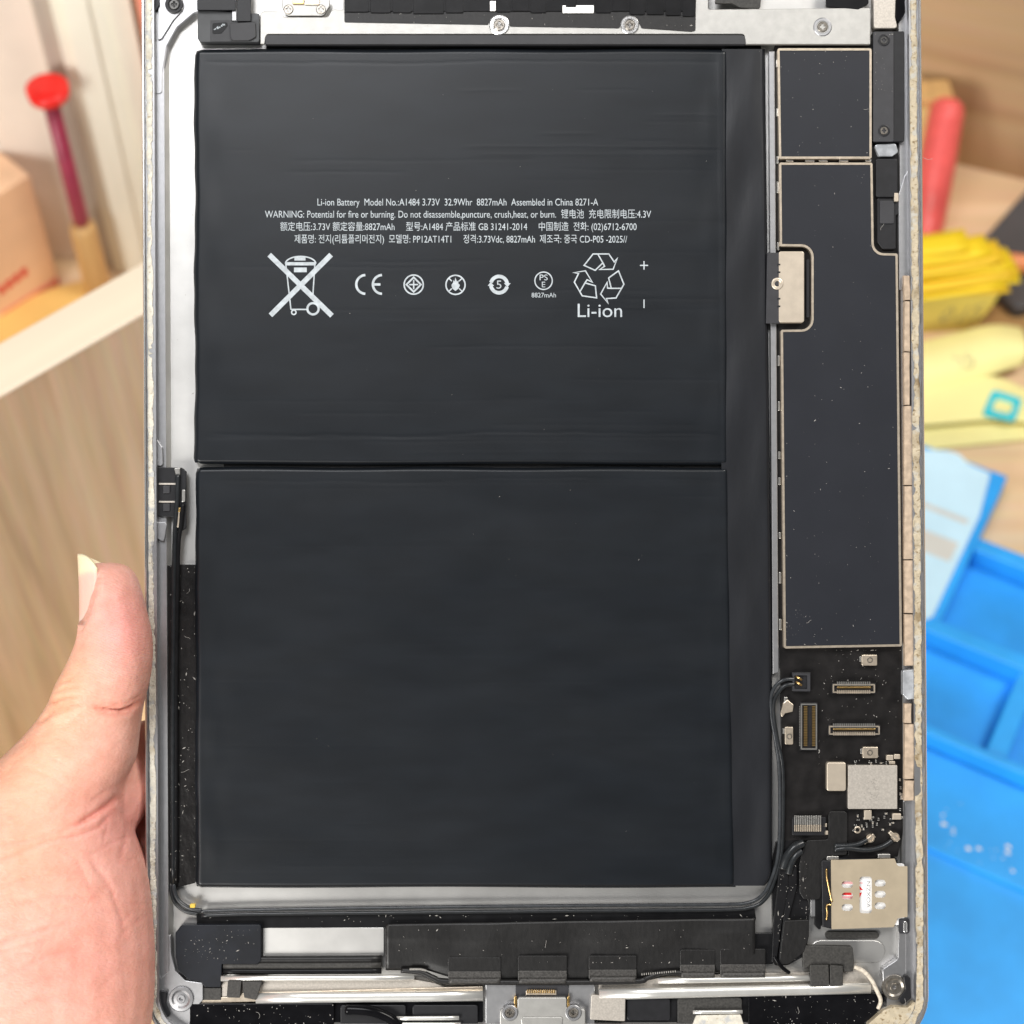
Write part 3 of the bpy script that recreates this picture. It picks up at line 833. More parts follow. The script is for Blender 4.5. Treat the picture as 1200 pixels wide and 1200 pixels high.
lines = [('Li-ion Battery  Model No.:A1484 3.73V  32.9Whr  8827mAh  Assembled in China 8271-A', 372, 701, 240.8, 8.0),
         ('WARNING: Potential for fire or burning. Do not disassemble,puncture, crush,heat, or burn.  锂电池  充电限制电压:4.3V', 310.5, 763, 255.0, 8.0),
         ('额定电压:3.73V 额定容量:8827mAh     型号:A1484 产品标准 GB 31241-2014     中国制造  전화: (02)6712-6700', 328.5, 746, 269.6, 7.8),
         ('제품명: 전지(리튬폴리머전지)  모델명: PP12AT14T1     정격:3.73Vdc, 8827mAh  제조국: 중국 CD-P05 -2025//', 345, 735, 284.2, 7.8)]
for body, u0, u1, vb, cap in lines:
    m = MB(); text_on(m, body, u0, u1, vb, cap, ZP, 'white_print'); m.build('printed_text', bat, recalc=False)
m = MB(); text_on(m, 'Li-ion', 677, 729, 371.5, 15.5, ZP, 'white_print'); m.build('printed_text', bat, recalc=False)
m = MB(); text_on(m, '8827mAh', 623, 651.5, 348.5, 5.4, ZP, 'white_print'); m.build('printed_text', bat, recalc=False)
def arc(u, v, r, a0, a1, n=24, ry=None):
    return [(u+r*math.cos(math.radians(a0+(a1-a0)*k/n)), v+(ry or r)*math.sin(math.radians(a0+(a1-a0)*k/n))) for k in range(n+1)]
wp = 'white_print'
# crossed-out bin
m = MB()
m.stroke([(315.5, 298.5), (389, 370)], 6, ZP, wp)
m.build('printed_symbol', bat, recalc=False)
m = MB(); z = ZP+0.006
m.stroke([(388, 298.5), (317, 369.5)], 6, z+0.004, wp)
m.stroke([(334.8, 308.5), (341, 363)], 1.5, z, wp)
m.stroke([(369, 308.5), (366.3, 352)], 1.5, z+0.001, wp)
m.stroke(arc(352.3, 309, 17.8, 180, 360, 20, 8.5), 1.6, z+0.002, wp)
m.flat([(335, 307.2), (370, 307.2), (370, 311), (335, 311)], z+0.003, wp)
m.flat([(345, 301.5), (358, 301.5), (358, 305.3), (345, 305.3)], z+0.0045, wp)
m.flat([(344.5, 313.5), (359.5, 313.5), (359.5, 319), (344.5, 319)], z+0.0055, wp)
m.stroke([(341, 362.6), (360, 362.6)], 1.6, z+0.0065, wp)
m.stroke(arc(366.8, 361.8, 6.6, 0, 360, 30)[:-1], 2.6, z+0.0075, wp, True)
m.stroke(arc(344.3, 366, 2.6, 0, 360, 18)[:-1], 1.6, z+0.0085, wp, True)
m.build('printed_symbol', bat, recalc=False)
# CE
m = MB()
m.stroke(arc(428.5, 333.3, 11.0, 92, 268, 22), 2.8, ZP, wp)
m.stroke(arc(448, 333.3, 11.0, 92, 268, 22), 2.8, ZP, wp)
m.stroke([(438.5, 333.3), (445.8, 333.3)], 2.8, ZP+0.002, wp)
m.build('printed_symbol', bat, recalc=False)
def ringmark(u, v, r, w=1.7):
    m = MB(); m.stroke(arc(u, v, r, 0, 360, 40)[:-1], w, ZP, wp, True); return m
m = ringmark(484.8, 333.5, 11.2)
m.stroke([(484.8, 325), (493.3, 333.5), (484.8, 342), (476.3, 333.5)], 2.0, ZP, wp, True)
m.stroke([(484.8, 328), (484.8, 339)], 1.6, ZP+0.002, wp); m.stroke([(479.5, 333.5), (490, 333.5)], 1.6, ZP+0.003, wp)
m.build('printed_symbol', bat, recalc=False)
m = ringmark(533.8, 333.8, 11.2)
m.flat([(533.5, 325), (535.5, 330), (537.5, 328.5), (537, 332), (539, 334), (537.5, 338), (533.8, 341), (530, 338), (529, 334), (531, 331), (531.5, 328), (532.7, 330)], ZP+0.002, wp)
m.stroke([(526, 326), (529.5, 329.5)], 1.4, ZP+0.003, wp); m.stroke([(541.5, 326), (538, 329.5)], 1.4, ZP+0.003, wp)
m.stroke([(526, 341.5), (529.5, 338)], 1.4, ZP+0.003, wp); m.stroke([(541.5, 341.5), (538, 338)], 1.4, ZP+0.003, wp)
m.build('printed_symbol', bat, recalc=False)
m = MB()
m.stroke(arc(584.8, 333.5, 9.6, 15, 172, 24), 4.2, ZP, wp); m.stroke(arc(584.8, 333.5, 9.6, 195, 352, 24), 4.2, ZP, wp)
m.flat([(590.5, 331.8), (598.5, 331.8), (594.6, 336.5)], ZP+0.002, wp); m.flat([(571.5, 335), (579, 335), (575, 330.4)], ZP+0.002, wp)
text_on(m, '5', 581.8, 587.6, 338.2, 9.4, ZP+0.003, wp)
m.build('printed_symbol', bat, recalc=False)
m = ringmark(637, 329, 10.2, 1.4)
text_on(m, 'PS', 632.4, 641.8, 328.4, 6.6, ZP+0.002, wp); text_on(m, 'E', 635, 639, 336.6, 6.4, ZP+0.003, wp)
m.build('printed_symbol', bat, recalc=False)
# recycling triangle: three outlined folded arrows
m = MB()
base = [[(684.5, 311), (695, 297.6), (700.5, 297.6), (706.5, 308), (697.5, 316.8)],
        [(700.5, 297.6), (713.5, 297.6), (719.8, 307), (723.5, 302.6), (718.5, 315.5), (703, 315.8), (708.5, 312), (706.5, 308)]]
for k in range(3):
    a = math.radians(120*k); c, s = math.cos(a), math.sin(a); cu, cv = 702.8, 325.8
    for j, pl in enumerate(base):
        m.stroke([(cu+(x-cu)*c-(y-cv)*s, cv+(x-cu)*s+(y-cv)*c) for x, y in pl], 1.5, ZP+0.002*(k*2+j), wp, True)
m.build('printed_symbol', bat, recalc=False)
m = MB(); m.stroke([(750, 311), (759.5, 311)], 1.4, ZP, wp); m.stroke([(754.7, 306), (754.7, 316)], 1.4, ZP+0.002, wp)
m.stroke([(754.7, 351), (754.7, 361)], 1.4, ZP+0.003, wp); m.build('printed_symbol', bat, recalc=False)

# ---- top edge: steel plate, gasket, black flex stack
plate = part('cover_plate', fillet([(305, 51.5), (305, 13), (328, 13), (333, 20), (384, 20), (389, 11), (402, 11), (402, -30), (830, -30), (830, 11), (1020, 9), (1020, 52), (874, 52), (872, 40), (312, 40), (310, 51.5)], [1, 5, 4, 5, 5, 4, 1, 1, 1, 1, 4, 1, 1, 3, 4, 1]), -2.3, -1.45, 'plate', 0.8)
part('gasket', fillet([(310.5, 52), (311, 40.5), (872, 40.8), (874, 52)], [1, 4, 4, 1]), -2.6, -1.2, 'foam_grey', 0.7)
part('gap_strip', rrect(312, 47, 892, 60, 1), -4.9, -3.3, 'tape_gloss', 0)  # black strip stands in for the shadow in the gap below the gasket
part('screw_bracket', fillet([(331, -6), (386, -6), (386, 8), (379, 18.5), (336, 18.5), (330, 8)], [1, 1, 4, 5, 5, 4]), -2.6, -1.75, 'plate', 0.8)
for u in (338, 376): screw(u, 11, 5.6, -1.5)
screw(585, 29, 6.8, -1.1, 'screw', None, 'alu_edge'); screw(738, 29, 6.2, -1.1, 'screw', None, 'alu_edge'); screw(964, 31.5, 6.2, -1.25, 'screw', None, 'alu')
part('flex_tape', fillet([(403.5, -20), (816, -20), (815, 36), (810, 37), (752, 33), (750, 29), (744, 22), (730, 22), (726, 33), (598, 31), (594, 22), (576, 21), (572, 29), (403.5, 26)], 2), -1.5, -1.28, 'tape', 0.3)
part('flex_backing', rrect(403.8, -22, 815, 13, 1.5), -1.27, -1.02, 'tape_gloss', 0.2)
for u0, u1, v1 in ((403.5, 432, 14), (434, 458, 15), (460, 482, 15), (484, 520, 16), (522, 543, 15), (582, 598, 14), (600, 620, 13), (622, 640, 15), (660, 676, 10), (698, 716, 15), (718, 736, 13), (738, 756, 17), (758, 778, 17), (780, 798, 18), (800, 815, 19)):
    part('ribbon_finger', rrect(u0, -22, u1, v1, 1.2), -1.2, -0.95-0.04*RNG.random(), 'tape_gloss', 0.5)
part('metal_tab', rrect(543.5, -4, 561, 13, 1), -1.26, -1.12, 'chip', 0.3)
part('metal_tab', rrect(574, 1, 581, 13, 1), -1.26, -0.9, 'silver', 0.3)
part('metal_tab', rrect(659, 6, 696, 15.5, 1.5), -1.26, -0.98, 'rod', 0.3)
part('ribbon_finger', rrect(663, -4, 675, 8, 1), -0.95, -0.8, 'tape_gloss', 0.3)
part('flex_tape', fillet([(840, -20), (893, -20), (891, 9.5), (868, 9), (858, 4), (838, 4)], 2), -2.2, -1.5, 'tape_mesh', 0.4)
part('flex_tape', fillet([(968, -20), (1016, -20), (1018, 4), (1006, 11), (968, 7)], 2), -2.2, -1.35, 'tape_gloss', 0.4)
part('copper_contact', rrect(343, -10, 356, 4.5, 1), -2.2, -1.3, 'gold', 0.4)
part('copper_contact', rrect(357, -10, 374, 5.5, 1), -2.2, -1.35, 'fence', 0.4)
# camera side on the left
part('flex_cover', fillet([(231, -20), (276, -20), (276, 12), (231, 12)], 1), -2.9, -1.2, 'glass_black', 0.5)
part('flex_cover', fillet([(231.5, 12), (304, 16), (304, 49), (234, 49), (231.5, 45)], 2), -4.9, -2.2, 'grey_film', 0.5)
part('flex_cover', rrect(246.5, 24, 272, 48.5, 1), -2.2, -2.08, 'foam_grey', 0.2)
part('black_label', fillet([(249, 27), (266, 26), (267, 30), (260, 39), (249, 40)], 2), -2.06, -2.0, 'tape_gloss', 0.2)
m = MB()
for k in range(7):
    u, v = 250.5+2.0*k+RNG.normal(0, .5), 36-1.3*k+RNG.normal(0, .9)
    m.stroke([(u, v), (u+RNG.normal(1.2, .6), v-1.5), (u+1.6, v-0.2)], 0.8, -1.985-0.001*k, 'white_print')
m.build('white_scribble', tab, recalc=False)
part('ribbon_plug', fillet([(269, 27), (299, 25.5), (300, 43), (295, 46), (291, 47.5), (273, 47.5), (270, 44)], 2), -2.1, -1.65, 'foam_grey', 0.6)
part('ribbon_strip', rrect(277.5, -20, 294, 25, 1), -2.0, -1.5, 'glass_black', 0.4)
part('metal_tab', rrect(272, -14, 277, 24, 0.5), -2.3, -1.8, 'alu', 0.3)

# ---- right top: antenna block
blk = part('antenna_block', rrect(1023, 36.5, 1060, 166, 2), -4.9, -1.7, 'plastic_black', 0.8)
part('antenna_face', rrect(1023.3, 37, 1047.5, 166, 1.5), -1.72, -1.45, 'plastic_grey', 0.6, blk)
for (v, mt) in ((47, 'screw_dark'), (153, 'screw')):
    m = MB(); m.polar(1036, v, [(7, -1.5), (7, -1.38), (6.2, -1.32), (5.4, -1.32), (5.2, -1.6)], 'plastic_black', 36); m.build('screw_collar', blk)
    screw(1036, v, 4.6, -1.25, mt, blk)
part('corner_metal', fillet([(1023.5, -12), (1050, -12), (1049, 20), (1052, 33), (1024, 33)], 3), -4.9, -1.9, 'chip', 0.8)
part('clear_tape', fillet([(1024, 169), (1050, 168), (1053, 178), (1046, 183), (1030, 183)], 3), -4.0, -2.2, 'clear', 1.2)
part('rubber_block', rrect(1026.5, 186, 1052, 231, 3), -4.9, -2.2, 'plastic_black', 0.8)
part('rubber_block', fillet([(1028, 232), (1050, 232), (1056, 243), (1056, 250), (1050, 252), (1050, 292), (1034, 292), (1028, 284)], 2), -4.9, -2.7, 'plastic_black', 0.8)
part('rubber_block', rrect(1031, 235, 1048, 262, 2), -2.75, -2.45, 'plastic_grey', 0.5)
part('metal_tab', rrect(1048, 226, 1053, 236, 0.8), -4.0, -2.0, 'beige', 0.4)

# ---- logic board with shields
lb = part('logic_board', fillet([(908, 52), (1058, 52), (1058, 975), (1052, 1004), (994, 1006), (994, 985), (918, 985), (914, 760), (908, 720)], 2), -4.7, -3.5, 'board', 0.5)
part('side_rail', fillet([(901, 60), (908, 60), (912.5, 788), (905.5, 790)], 1), -4.9, -2.9, 'alu', 0.8)
def shield(poly, r, w=2.6):
    rl = r if isinstance(r, list) else [r]*len(poly)
    if area2(poly) < 0: poly = poly[::-1]; rl = rl[::-1]
    def off(d):
        q = inset(poly, d); rr = []
        for i in range(len(poly)):
            p = Vector(poly[i]); e1 = p-Vector(poly[i-1]); e2 = Vector(poly[(i+1) % len(poly)])-p
            convex = e1.x*e2.y-e1.y*e2.x > 0
            rr.append(max(0.3, rl[i]-d) if convex else rl[i]+d)
        return fillet(q, rr, 6)
    m = MB(); m.frame(off(0), off(w), -3.5, -1.85, 'fence'); f = m.build('shield_fence', lb)
    m = MB(); m.prism(off(w+0.15), -3.4, -1.98, 'shield'); m.build('shield_plate', lb)
shield([(911, 56.5), (1021.5, 56.5), (1021.5, 186), (913, 186)], 2.5)
shield([(913, 190.5), (1022.5, 190.5), (1024, 296.5), (1052, 297), (1057, 757.5), (918.5, 760), (915, 386.5), (951, 386), (951, 289), (914, 288.5)], [2.5, 2.5, 12, 2, 2, 3, 2, 12, 12, 2])
for k in range(14):     # solder bits along the fence foot
    v = 70+k*50+RNG.normal(0, 12)
    if 285 < v < 395: continue
    part('solder_bead', rrect(909+v*0.006, v, 911.6+v*0.006, v+6+8*RNG.random(), 0.8), -3.5, -2.8, 'silver', 0.4, lb)
for k in range(5):
    u = 925+k*20+RNG.normal(0, 4); part('solder_bead', rrect(u, 187, u+6+6*RNG.random(), 189.6, 0.8), -3.5, -2.5, 'silver', 0.4, lb)
# battery terminal bracket
br = part('terminal_bracket', fillet([(899, 296), (914, 296), (914, 379), (897.5, 379)], 1), -3.4, -1.6, 'plastic_grey', 0.7)
part('terminal_plate', rrect(912.5, 294.5, 942.5, 378, 3), -3.4, -1.55, 'beige', 0.8, br)
m = MB(); m.polar(911, 332.5, [(7, -1.6), (7, -1.42), (6, -1.34), (4.6, -1.34), (3.6, -1.45), (3.2, -1.45), (3.0, -2.2)], 'beige', 36); m.build('ring', br)
m = MB()
for v in (309, 318, 349, 358):
    m.prism(rrect(911, v, 914.5, v+2, 0.4), -1.6, -1.5, 'plastic_black', 0.1)
m.build('notches', br)
part('foam_edge', rrect(945, 304, 948.6, 372, 1), -3.5, -2.3, 'plastic_black', 0.4)

def connector(u0, v0, u1, v1, vert=False, pin='gold'):
    c = part('connector', rrect(u0, v0, u1, v1, 1.2), -3.5, -2.9, 'plastic_black', 0.3)
    m = MB(); o = rrect(u0+1, v0+1.2, u1-1, v1-1, 1); i = inset(o, 1.5)
    m.frame(o, i, -2.95, -2.35, 'fence' if not vert else 'silver'); m.build('shell', c)
    m = MB()
    if vert:
        n = int((v1-v0-8)/1.9)
        for k in range(n):
            v = v0+4+1.9*k
            for (a, b) in ((u0-1, u0+2.2), (u0+4.6, u0+8.6), (u1-6.6, u1-3)):
                m.prism(rrect(a, v, b, v+1.15, 0.2), -2.95, -2.45 if a > u0 else -3.0, pin if a > u0 else 'silver', 0)
    else:
        n = int((u1-u0-10)/2.5)
        for k in range(n):
            u = u0+6+2.5*k
            m.prism(rrect(u, v0-1.6, u+1.4, v0+3.0, 0.2), -2.95, -2.25, 'silver', 0)
            m.prism(rrect(u, v1-4.2, u+1.4, v1-0.2, 0.2), -2.95, -2.25, 'fence', 0)
        m.prism(rrect(u0+6, v0+4.3, u1-6, v0+6.0, 0.5), -2.95, -2.5, pin, 0.2)
    m.build('pins', c)
    return c
connector(975, 800.5, 1026.5, 813)
connector(970.5, 849.5, 1032, 862)
connector(937.5, 823.5, 958.5, 879.5, True)
c = part('connector', rrect(928.5, 958, 968, 979, 1.5), -3.5, -2.7, 'plastic_black', 0.5)
m = MB()
for k in range(15):
    u = 931+2.15*k
    m.prism(rrect(u, 956, u+1.3, 966.5, 0.3), -2.75, -2.3, 'silver', 0.2); m.prism(rrect(u, 966.8, u+1.3, 974.5, 0.3), -2.75, -2.35, 'fence', 0.2)
m.build('pins', c)
for (u, v) in ((966.5, 967), (968, 976)): part('capacitor', rrect(u-2, v-2.2, u+2.5, v+2.2, 0.6), -3.5, -2.7, 'beige', 0.4)
def standoff(u0, v0, u1, v1, hu, hv):
    s = part('standoff', rrect(u0, v0, u1, v1, 1.5), -3.5, -2.5, 'fence', 0.5)
    m = MB(); m.polar(hu, hv, [(3.4, -2.5), (3.3, -2.38), (2.3, -2.38), (2.0, -3.0)], 'screw', 28); m.build('threaded_hole', s)
    m = MB(); m.prism(rrect(u0-2.5, v0+2, u0-0.2, v0+8, 0.4), -3.5, -2.9, 'silver', 0.3); m.build('solder_tab', s)
standoff(1010, 767.5, 1028, 780, 1019.5, 773.5)
standoff(1011, 875.5, 1029, 888.5, 1019.5, 882)
standoff(920, 852, 929.5, 872.5, 925, 863)
# two-pin plug with cables
pl = part('plug', fillet([(928, 788), (950, 788), (950, 811), (928, 810)], 1), -3.5, -2.4, 'plastic_black', 0.6)
m = MB(); m.frame(rrect(929, 789, 949.5, 810, 1), rrect(931, 791.5, 946, 807.5, 1), -2.45, -2.1, 'plastic_grey'); m.build('socket_frame', pl)
for v in (794, 800.5):
    m = MB(); m.tube([(933, v-1.5, -2.3), (936, v+0.5, -1.95), (939.5, v+2.5, -2.2)], 0.00024, 'gold', 6); m.build('pin', pl)
m = MB(); m.prism(fillet([(918, 824), (923, 820), (930, 826), (929, 834), (920, 836), (916, 842), (915, 836)], 1.2), -3.5, -2.6, 'fence', 0.6)
m.prism(rrect(919, 817, 923, 823, 0.6), -3.5, -2.9, 'silver', 0.4); m.build('torn_coax_socket', tab)
part('inductor', rrect(969, 893.5, 991.5, 927, 2.5), -3.5, -2.0, 'beige', 0.9)
chip = part('chip_can', rrect(994, 897, 1051.5, 948, 0.8), -3.5, -2.2, 'chip', 0.4)
# etched grey code block is only a texture of strokes
m = MB()
for k in range(26):
    u = 1014+RNG.random()*16; v = 912+RNG.random()*26
    m.stroke([(u, v), (u+RNG.normal(0, 2.5), v+RNG.normal(0, 1.5))], 0.7, -2.19+0.0004*k, 'etch')
m.build('etched_mark', chip, recalc=False)
# small passives
def passives(n, box, seed):
    r = np.random.default_rng(seed)
    for k in range(n):
        u = box[0]+(box[2]-box[0])*r.random(); v = box[1]+(box[3]-box[1])*r.random()
        w, h = (2.6, 1.7) if r.random() < 0.5 else (1.7, 2.6)
        m = MB()
        m.prism(rrect(u-w/2, v-h/2, u+w/2, v+h/2, 0.2), -3.5, -3.05, 'plastic_black' if r.random() < .4 else 'beige', 0.2)
        if w > h: 
            for s in (-1, 1): m.prism(rrect(u+s*w*0.42-0.5, v-h/2-0.1, u+s*w*0.42+0.5, v+h/2+0.1, 0.2), -3.5, -3.0, 'silver', 0.1)
        else:
            for s in (-1, 1): m.prism(rrect(u-w/2-0.1, v+s*h*0.42-0.5, u+w/2+0.1, v+s*h*0.42+0.5, 0.2), -3.5, -3.0, 'silver', 0.1)
        m.build('passive_component', lb)
passives(16, (1001, 951, 1052, 974), 3); passives(9, (1053.5, 900, 1057, 962), 4); passives(8, (1000, 891, 1048, 895), 5); passives(6, (1012, 956, 1028, 972), 6)
part('capacitor', rrect(1039, 885, 1047, 891, 0.8), -3.5, -2.6, 'beige', 0.5); part('capacitor', rrect(1048, 884, 1055, 889.5, 0.8), -3.5, -2.7, 'beige', 0.5); part('capacitor', rrect(1042, 892.2, 1049, 895.6, 0.6), -3.5, -2.9, 'beige', 0.4)
for (u0, v0, u1, v1) in ((1013, 949.5, 1021.5, 960.5), (1046, 953.5, 1056, 960.5)):
    part('capacitor', rrect(u0, v0, u1, v1, 0.8), -3.5, -2.7, 'beige', 0.5)
m = MB(); m.polar(1005, 972.5, [(4.2, -3.5), (4.2, -3.3), (3.4, -3.25), (2.4, -3.25), (2.0, -3.6)], 'fence', 28); m.build('via_ring', lb)

# coax plugs at the board foot
for (u, v, a) in ((1020, 982.5, -0.6), (1049, 981, 0.75)):
    m = MB(); m.polar(u, v, [(5.2, -3.5), (5.2, -2.6), (4.4, -2.4), (3.6, -2.4), (3.2, -2.6)], 'fence', 24)
    c, s = math.cos(a), math.sin(a)
    m.prism([(u+x*c-y*s, v+x*s+y*c) for x, y in ((-9, -2), (6, -2.6), (6, 2.6), (-9, 2))], -3.3, -2.5, 'fence', 0.5)
    m.build('coax_plug', tab)
m = MB(); m.tube([(1016, 984, -2.7), (1006, 989, -2.6), (992, 991, -2.7), (978, 991, -3.0)], 0.00055, 'cable', 8); m.build('coax_cable', tab)
m = MB(); m.tube([(1045, 985, -2.6), (1034, 992, -2.5), (1016, 996, -2.5), (992, 994, -2.7), (978, 996, -3.0)], 0.00055, 'cable', 8); m.build('coax_cable', tab)

# black flex over the board foot and towards the bottom
part('flex_cable', fillet([(971, 951), (993, 951), (993, 1002), (973, 1003), (969, 1008), (964, 1024), (962, 1050), (960, 1054), (942, 1054), (937, 1046), (937, 1012), (940, 998), (946, 985), (971, 984)], 4), -3.45, -2.95, 'tape', 0.5)
part('flex_cable', fillet([(910, 985), (938, 984), (942, 1000), (938, 1050), (948, 1056), (948, 1095), (944, 1120), (924, 1131), (906, 1132), (904, 1020)], 5), -4.9, -3.55, 'tape_gloss', 0.6)
m = MB(); m.tube([(941, 988, -2.9), (931, 993, -2.4), (922, 1004, -2.3), (917, 1018, -2.6)], 0.00095, 'cable', 10); m.build('coax_cable', tab)
m = MB(); m.tube([(939, 997, -2.9), (932, 1003, -2.5), (927, 1012, -2.4), (924, 1024, -2.6)], 0.00080, 'cable', 10); m.build('coax_cable', tab)
part('cable_wrap', fillet([(914, 1008), (925, 1010), (924, 1042), (916, 1084), (910, 1128), (904, 1128), (906, 1085)], 2), -3.6, -2.3, 'tape_gloss', 1.2)
part('cable_wrap', fillet([(925, 1012), (934, 1014), (934, 1040), (924, 1078), (918, 1126), (912, 1126), (917, 1084)], 2), -3.6, -2.5, 'tape_gloss', 1.2)
part('tape_patch', fillet([(919, 1079), (948, 1078), (948, 1098), (942, 1116), (924, 1130), (913, 1130)], 2), -3.5, -2.4, 'tape', 0.6)
m = MB(); m.tube([(907, 1120, -2.6), (911, 1127, -2.4), (918, 1135, -2.6), (925, 1140, -3.0)], 0.00042, 'glass_black', 8); m.build('thin_wire', tab)

# SIM reader
sim = root('sim_card', 'white SIM card with red logo seen through the slots of its metal holder', 'sim card', TAB)
m = MB(); m.prism(rrect(978, 1012, 1060, 1084, 3), -3.1, -2.75, 'sim_white', 0.4); m.build('card', sim)
m = MB()
m.flat([(980, 1046), (998, 1046), (998, 1049), (980, 1048.6)], -2.735, 'red_print'); m.flat(circle(1001, 1041, 0.1, 6), -2.735, 'red_print')
m.flat([(1003, 1038), (1007.5, 1038.5), (1011.5, 1043), (1008.5, 1043)], -2.735, 'red_print')
m.flat([(1003, 1052), (1006.5, 1046), (1010.2, 1046), (1007.5, 1052)], -2.733, 'red_print')
m.build('logo', sim, recalc=False)
M['pink_print'] = material('pink_print', (0.85, 0.45, 0.46), 0.45, 0, 0.05, 300)
m = MB(); m.flat([(984, 1033), (1002, 1033), (1002, 1036), (984, 1036)], -2.735, 'pink_print'); m.flat([(984, 1050), (1002, 1050), (1002, 1053), (984, 1053)], -2.731, 'pink_print')
m.flat([(1005, 1034), (1011, 1034), (1011, 1035.5), (1005, 1035.5)], -2.729, 'pink_print'); m.build('print_band', sim, recalc=False)
m = MB(); text_on(m, 'NZXOA', 1015.5, 1046.5, 1033, 4.2, -2.73, 'grey_print', math.radians(90)); m.build('printed_text', sim, recalc=False)
sh = part('sim_holder', fillet([(962.5, 1009), (976, 1006.5), (1052, 1006.5), (1052, 1016), (1061, 1016), (1061, 1076), (1048, 1086), (976, 1089), (963, 1086)], 1.5), -4.9, -3.15, 'plastic_black', 0.5)
part('socket_body', fillet([(962.8, 1008.5), (974.5, 1008.5), (974.5, 1088), (964, 1086)], 1.5), -3.15, -2.2, 'plastic_black', 0.7, sh)
m = MB()
m.tube([(968.5, 1018, -2.0), (969, 1028, -1.9), (972, 1044, -1.85), (975, 1057, -2.0)], 0.00020, 'gold', 6)
m.tube([(968.5, 1078, -2.0), (969.5, 1070, -1.9), (969, 1061, -1.9), (974, 1060.5, -2.0)], 0.00022, 'gold', 6); m.build('contact_spring', sh)
# steel cover with real slots
def cover():
    poly = fillet([(973.8, 1008), (1048.5, 1006.2), (1051, 1013), (1053, 1015.2), (1063.5, 1015.2), (1063.5, 1074.5), (1052, 1076), (1047.5, 1086.5), (974.5, 1089)], [1, 1, 1, 2, 1, 1, 3, 2, 1], 4)
    holes = [capsule(u-2.6, v, u+2.6, v, 4.1) for u, v in ((993, 1036.5), (993, 1050), (993, 1063.5), (1031.5, 1035), (1031.5, 1048), (1031.5, 1061.5))]
    holes.append(rrect(1007.3, 1027.3, 1021.8, 1070.5, 3.5, 5))
    bm = bmesh.new(); edges = []
    for pl in [poly]+holes:
        vs = [bm.verts.new(P(a, b, -2.05)) for a, b in pl]
        edges += [bm.edges.new((vs[i], vs[(i+1) % len(vs)])) for i in range(len(vs))]
    bmesh.ops.triangle_fill(bm, use_beauty=True, use_dissolve=False, edges=edges)
    me = bpy.data.meshes.new('steel_cover')
    bmesh.ops.recalc_face_normals(bm, faces=bm.faces)
    if bm.faces and bm.faces[:][0].normal.z < 0: bmesh.ops.reverse_faces(bm, faces=bm.faces)
    bm.to_mesh(me); bm.free(); me.materials.append(M['sim_metal'])
    o = bpy.data.objects.new('steel_cover', me); COL.objects.link(o); o.parent = sh
    md = o.modifiers.new('thickness', 'SOLIDIFY'); md.thickness = 0.00025; md.offset = -1
    bv = o.modifiers.new('edge', 'BEVEL'); bv.width = 0.00006; bv.segments = 1; bv.limit_method = 'ANGLE'; bv.angle_limit = math.radians(50)
    return o
cover()
part('solder_tab', rrect(969, 1003.5, 983, 1008, 1), -3.5, -2.6, 'silver', 0.5, sh); part('solder_tab', rrect(1029, 1000.8, 1043.5, 1006, 1), -3.5, -2.5, 'silver', 0.5, sh)
part('flex_tape', fillet([(955, 1003), (1042, 999), (1044, 1007), (964, 1010), (962, 1092), (955, 1085)], 2), -4.9, -3.55, 'tape_gloss', 0.4)
part('tab', rrect(951, 1026, 956, 1040, 0.8), -4.9, -3.3, 'chip', 0.4); part('tab', rrect(950, 1054, 957, 1074, 0.8), -4.9, -3.6, 'alu', 0.4)
part('slot_pad', capsule(971, 1096, 1026, 1096, 4.3), -4.95, -4.5, 'tape_mesh', 0.5)
part('recess_plate', capsule(962, 1115, 1024, 1115, 13), -4.95, -4.75, 'alu_floor', 0.6)
part('hinge_pin', capsule(1061, 1082, 1061, 1091, 2.2), -3.0, -2.2, 'alu_edge', 0.5); part('pin_slot', rrect(1053, 1076, 1066, 1094, 3), -3.0, -2.72, 'plastic_grey', 0.3)
part('tape_patch', fillet([(941, 1108), (999, 1109), (1001, 1126), (1000, 1139), (988, 1139), (988, 1131), (950, 1131), (941, 1138)], 3), -3.7, -2.55, 'tape_mesh', 1.0)
part('tape_patch', fillet([(949, 1131), (971, 1131), (972, 1156), (950, 1156)], 1), -3.2, -1.9, 'tape_mesh', 0.8); part('tape_patch', fillet([(972.5, 1131), (988, 1132), (988, 1155), (973, 1156)], 1), -3.2, -2.0, 'tape_mesh', 0.8)
m = MB(); m.tube([(1001, 1133, -2.6), (1012, 1138, -2.3), (1021, 1148, -2.2), (1027, 1160, -2.2), (1032, 1172, -2.3), (1029, 1182, -2.6)], 0.00044, 'cable_cream', 9); m.build('cream_wire', tab)

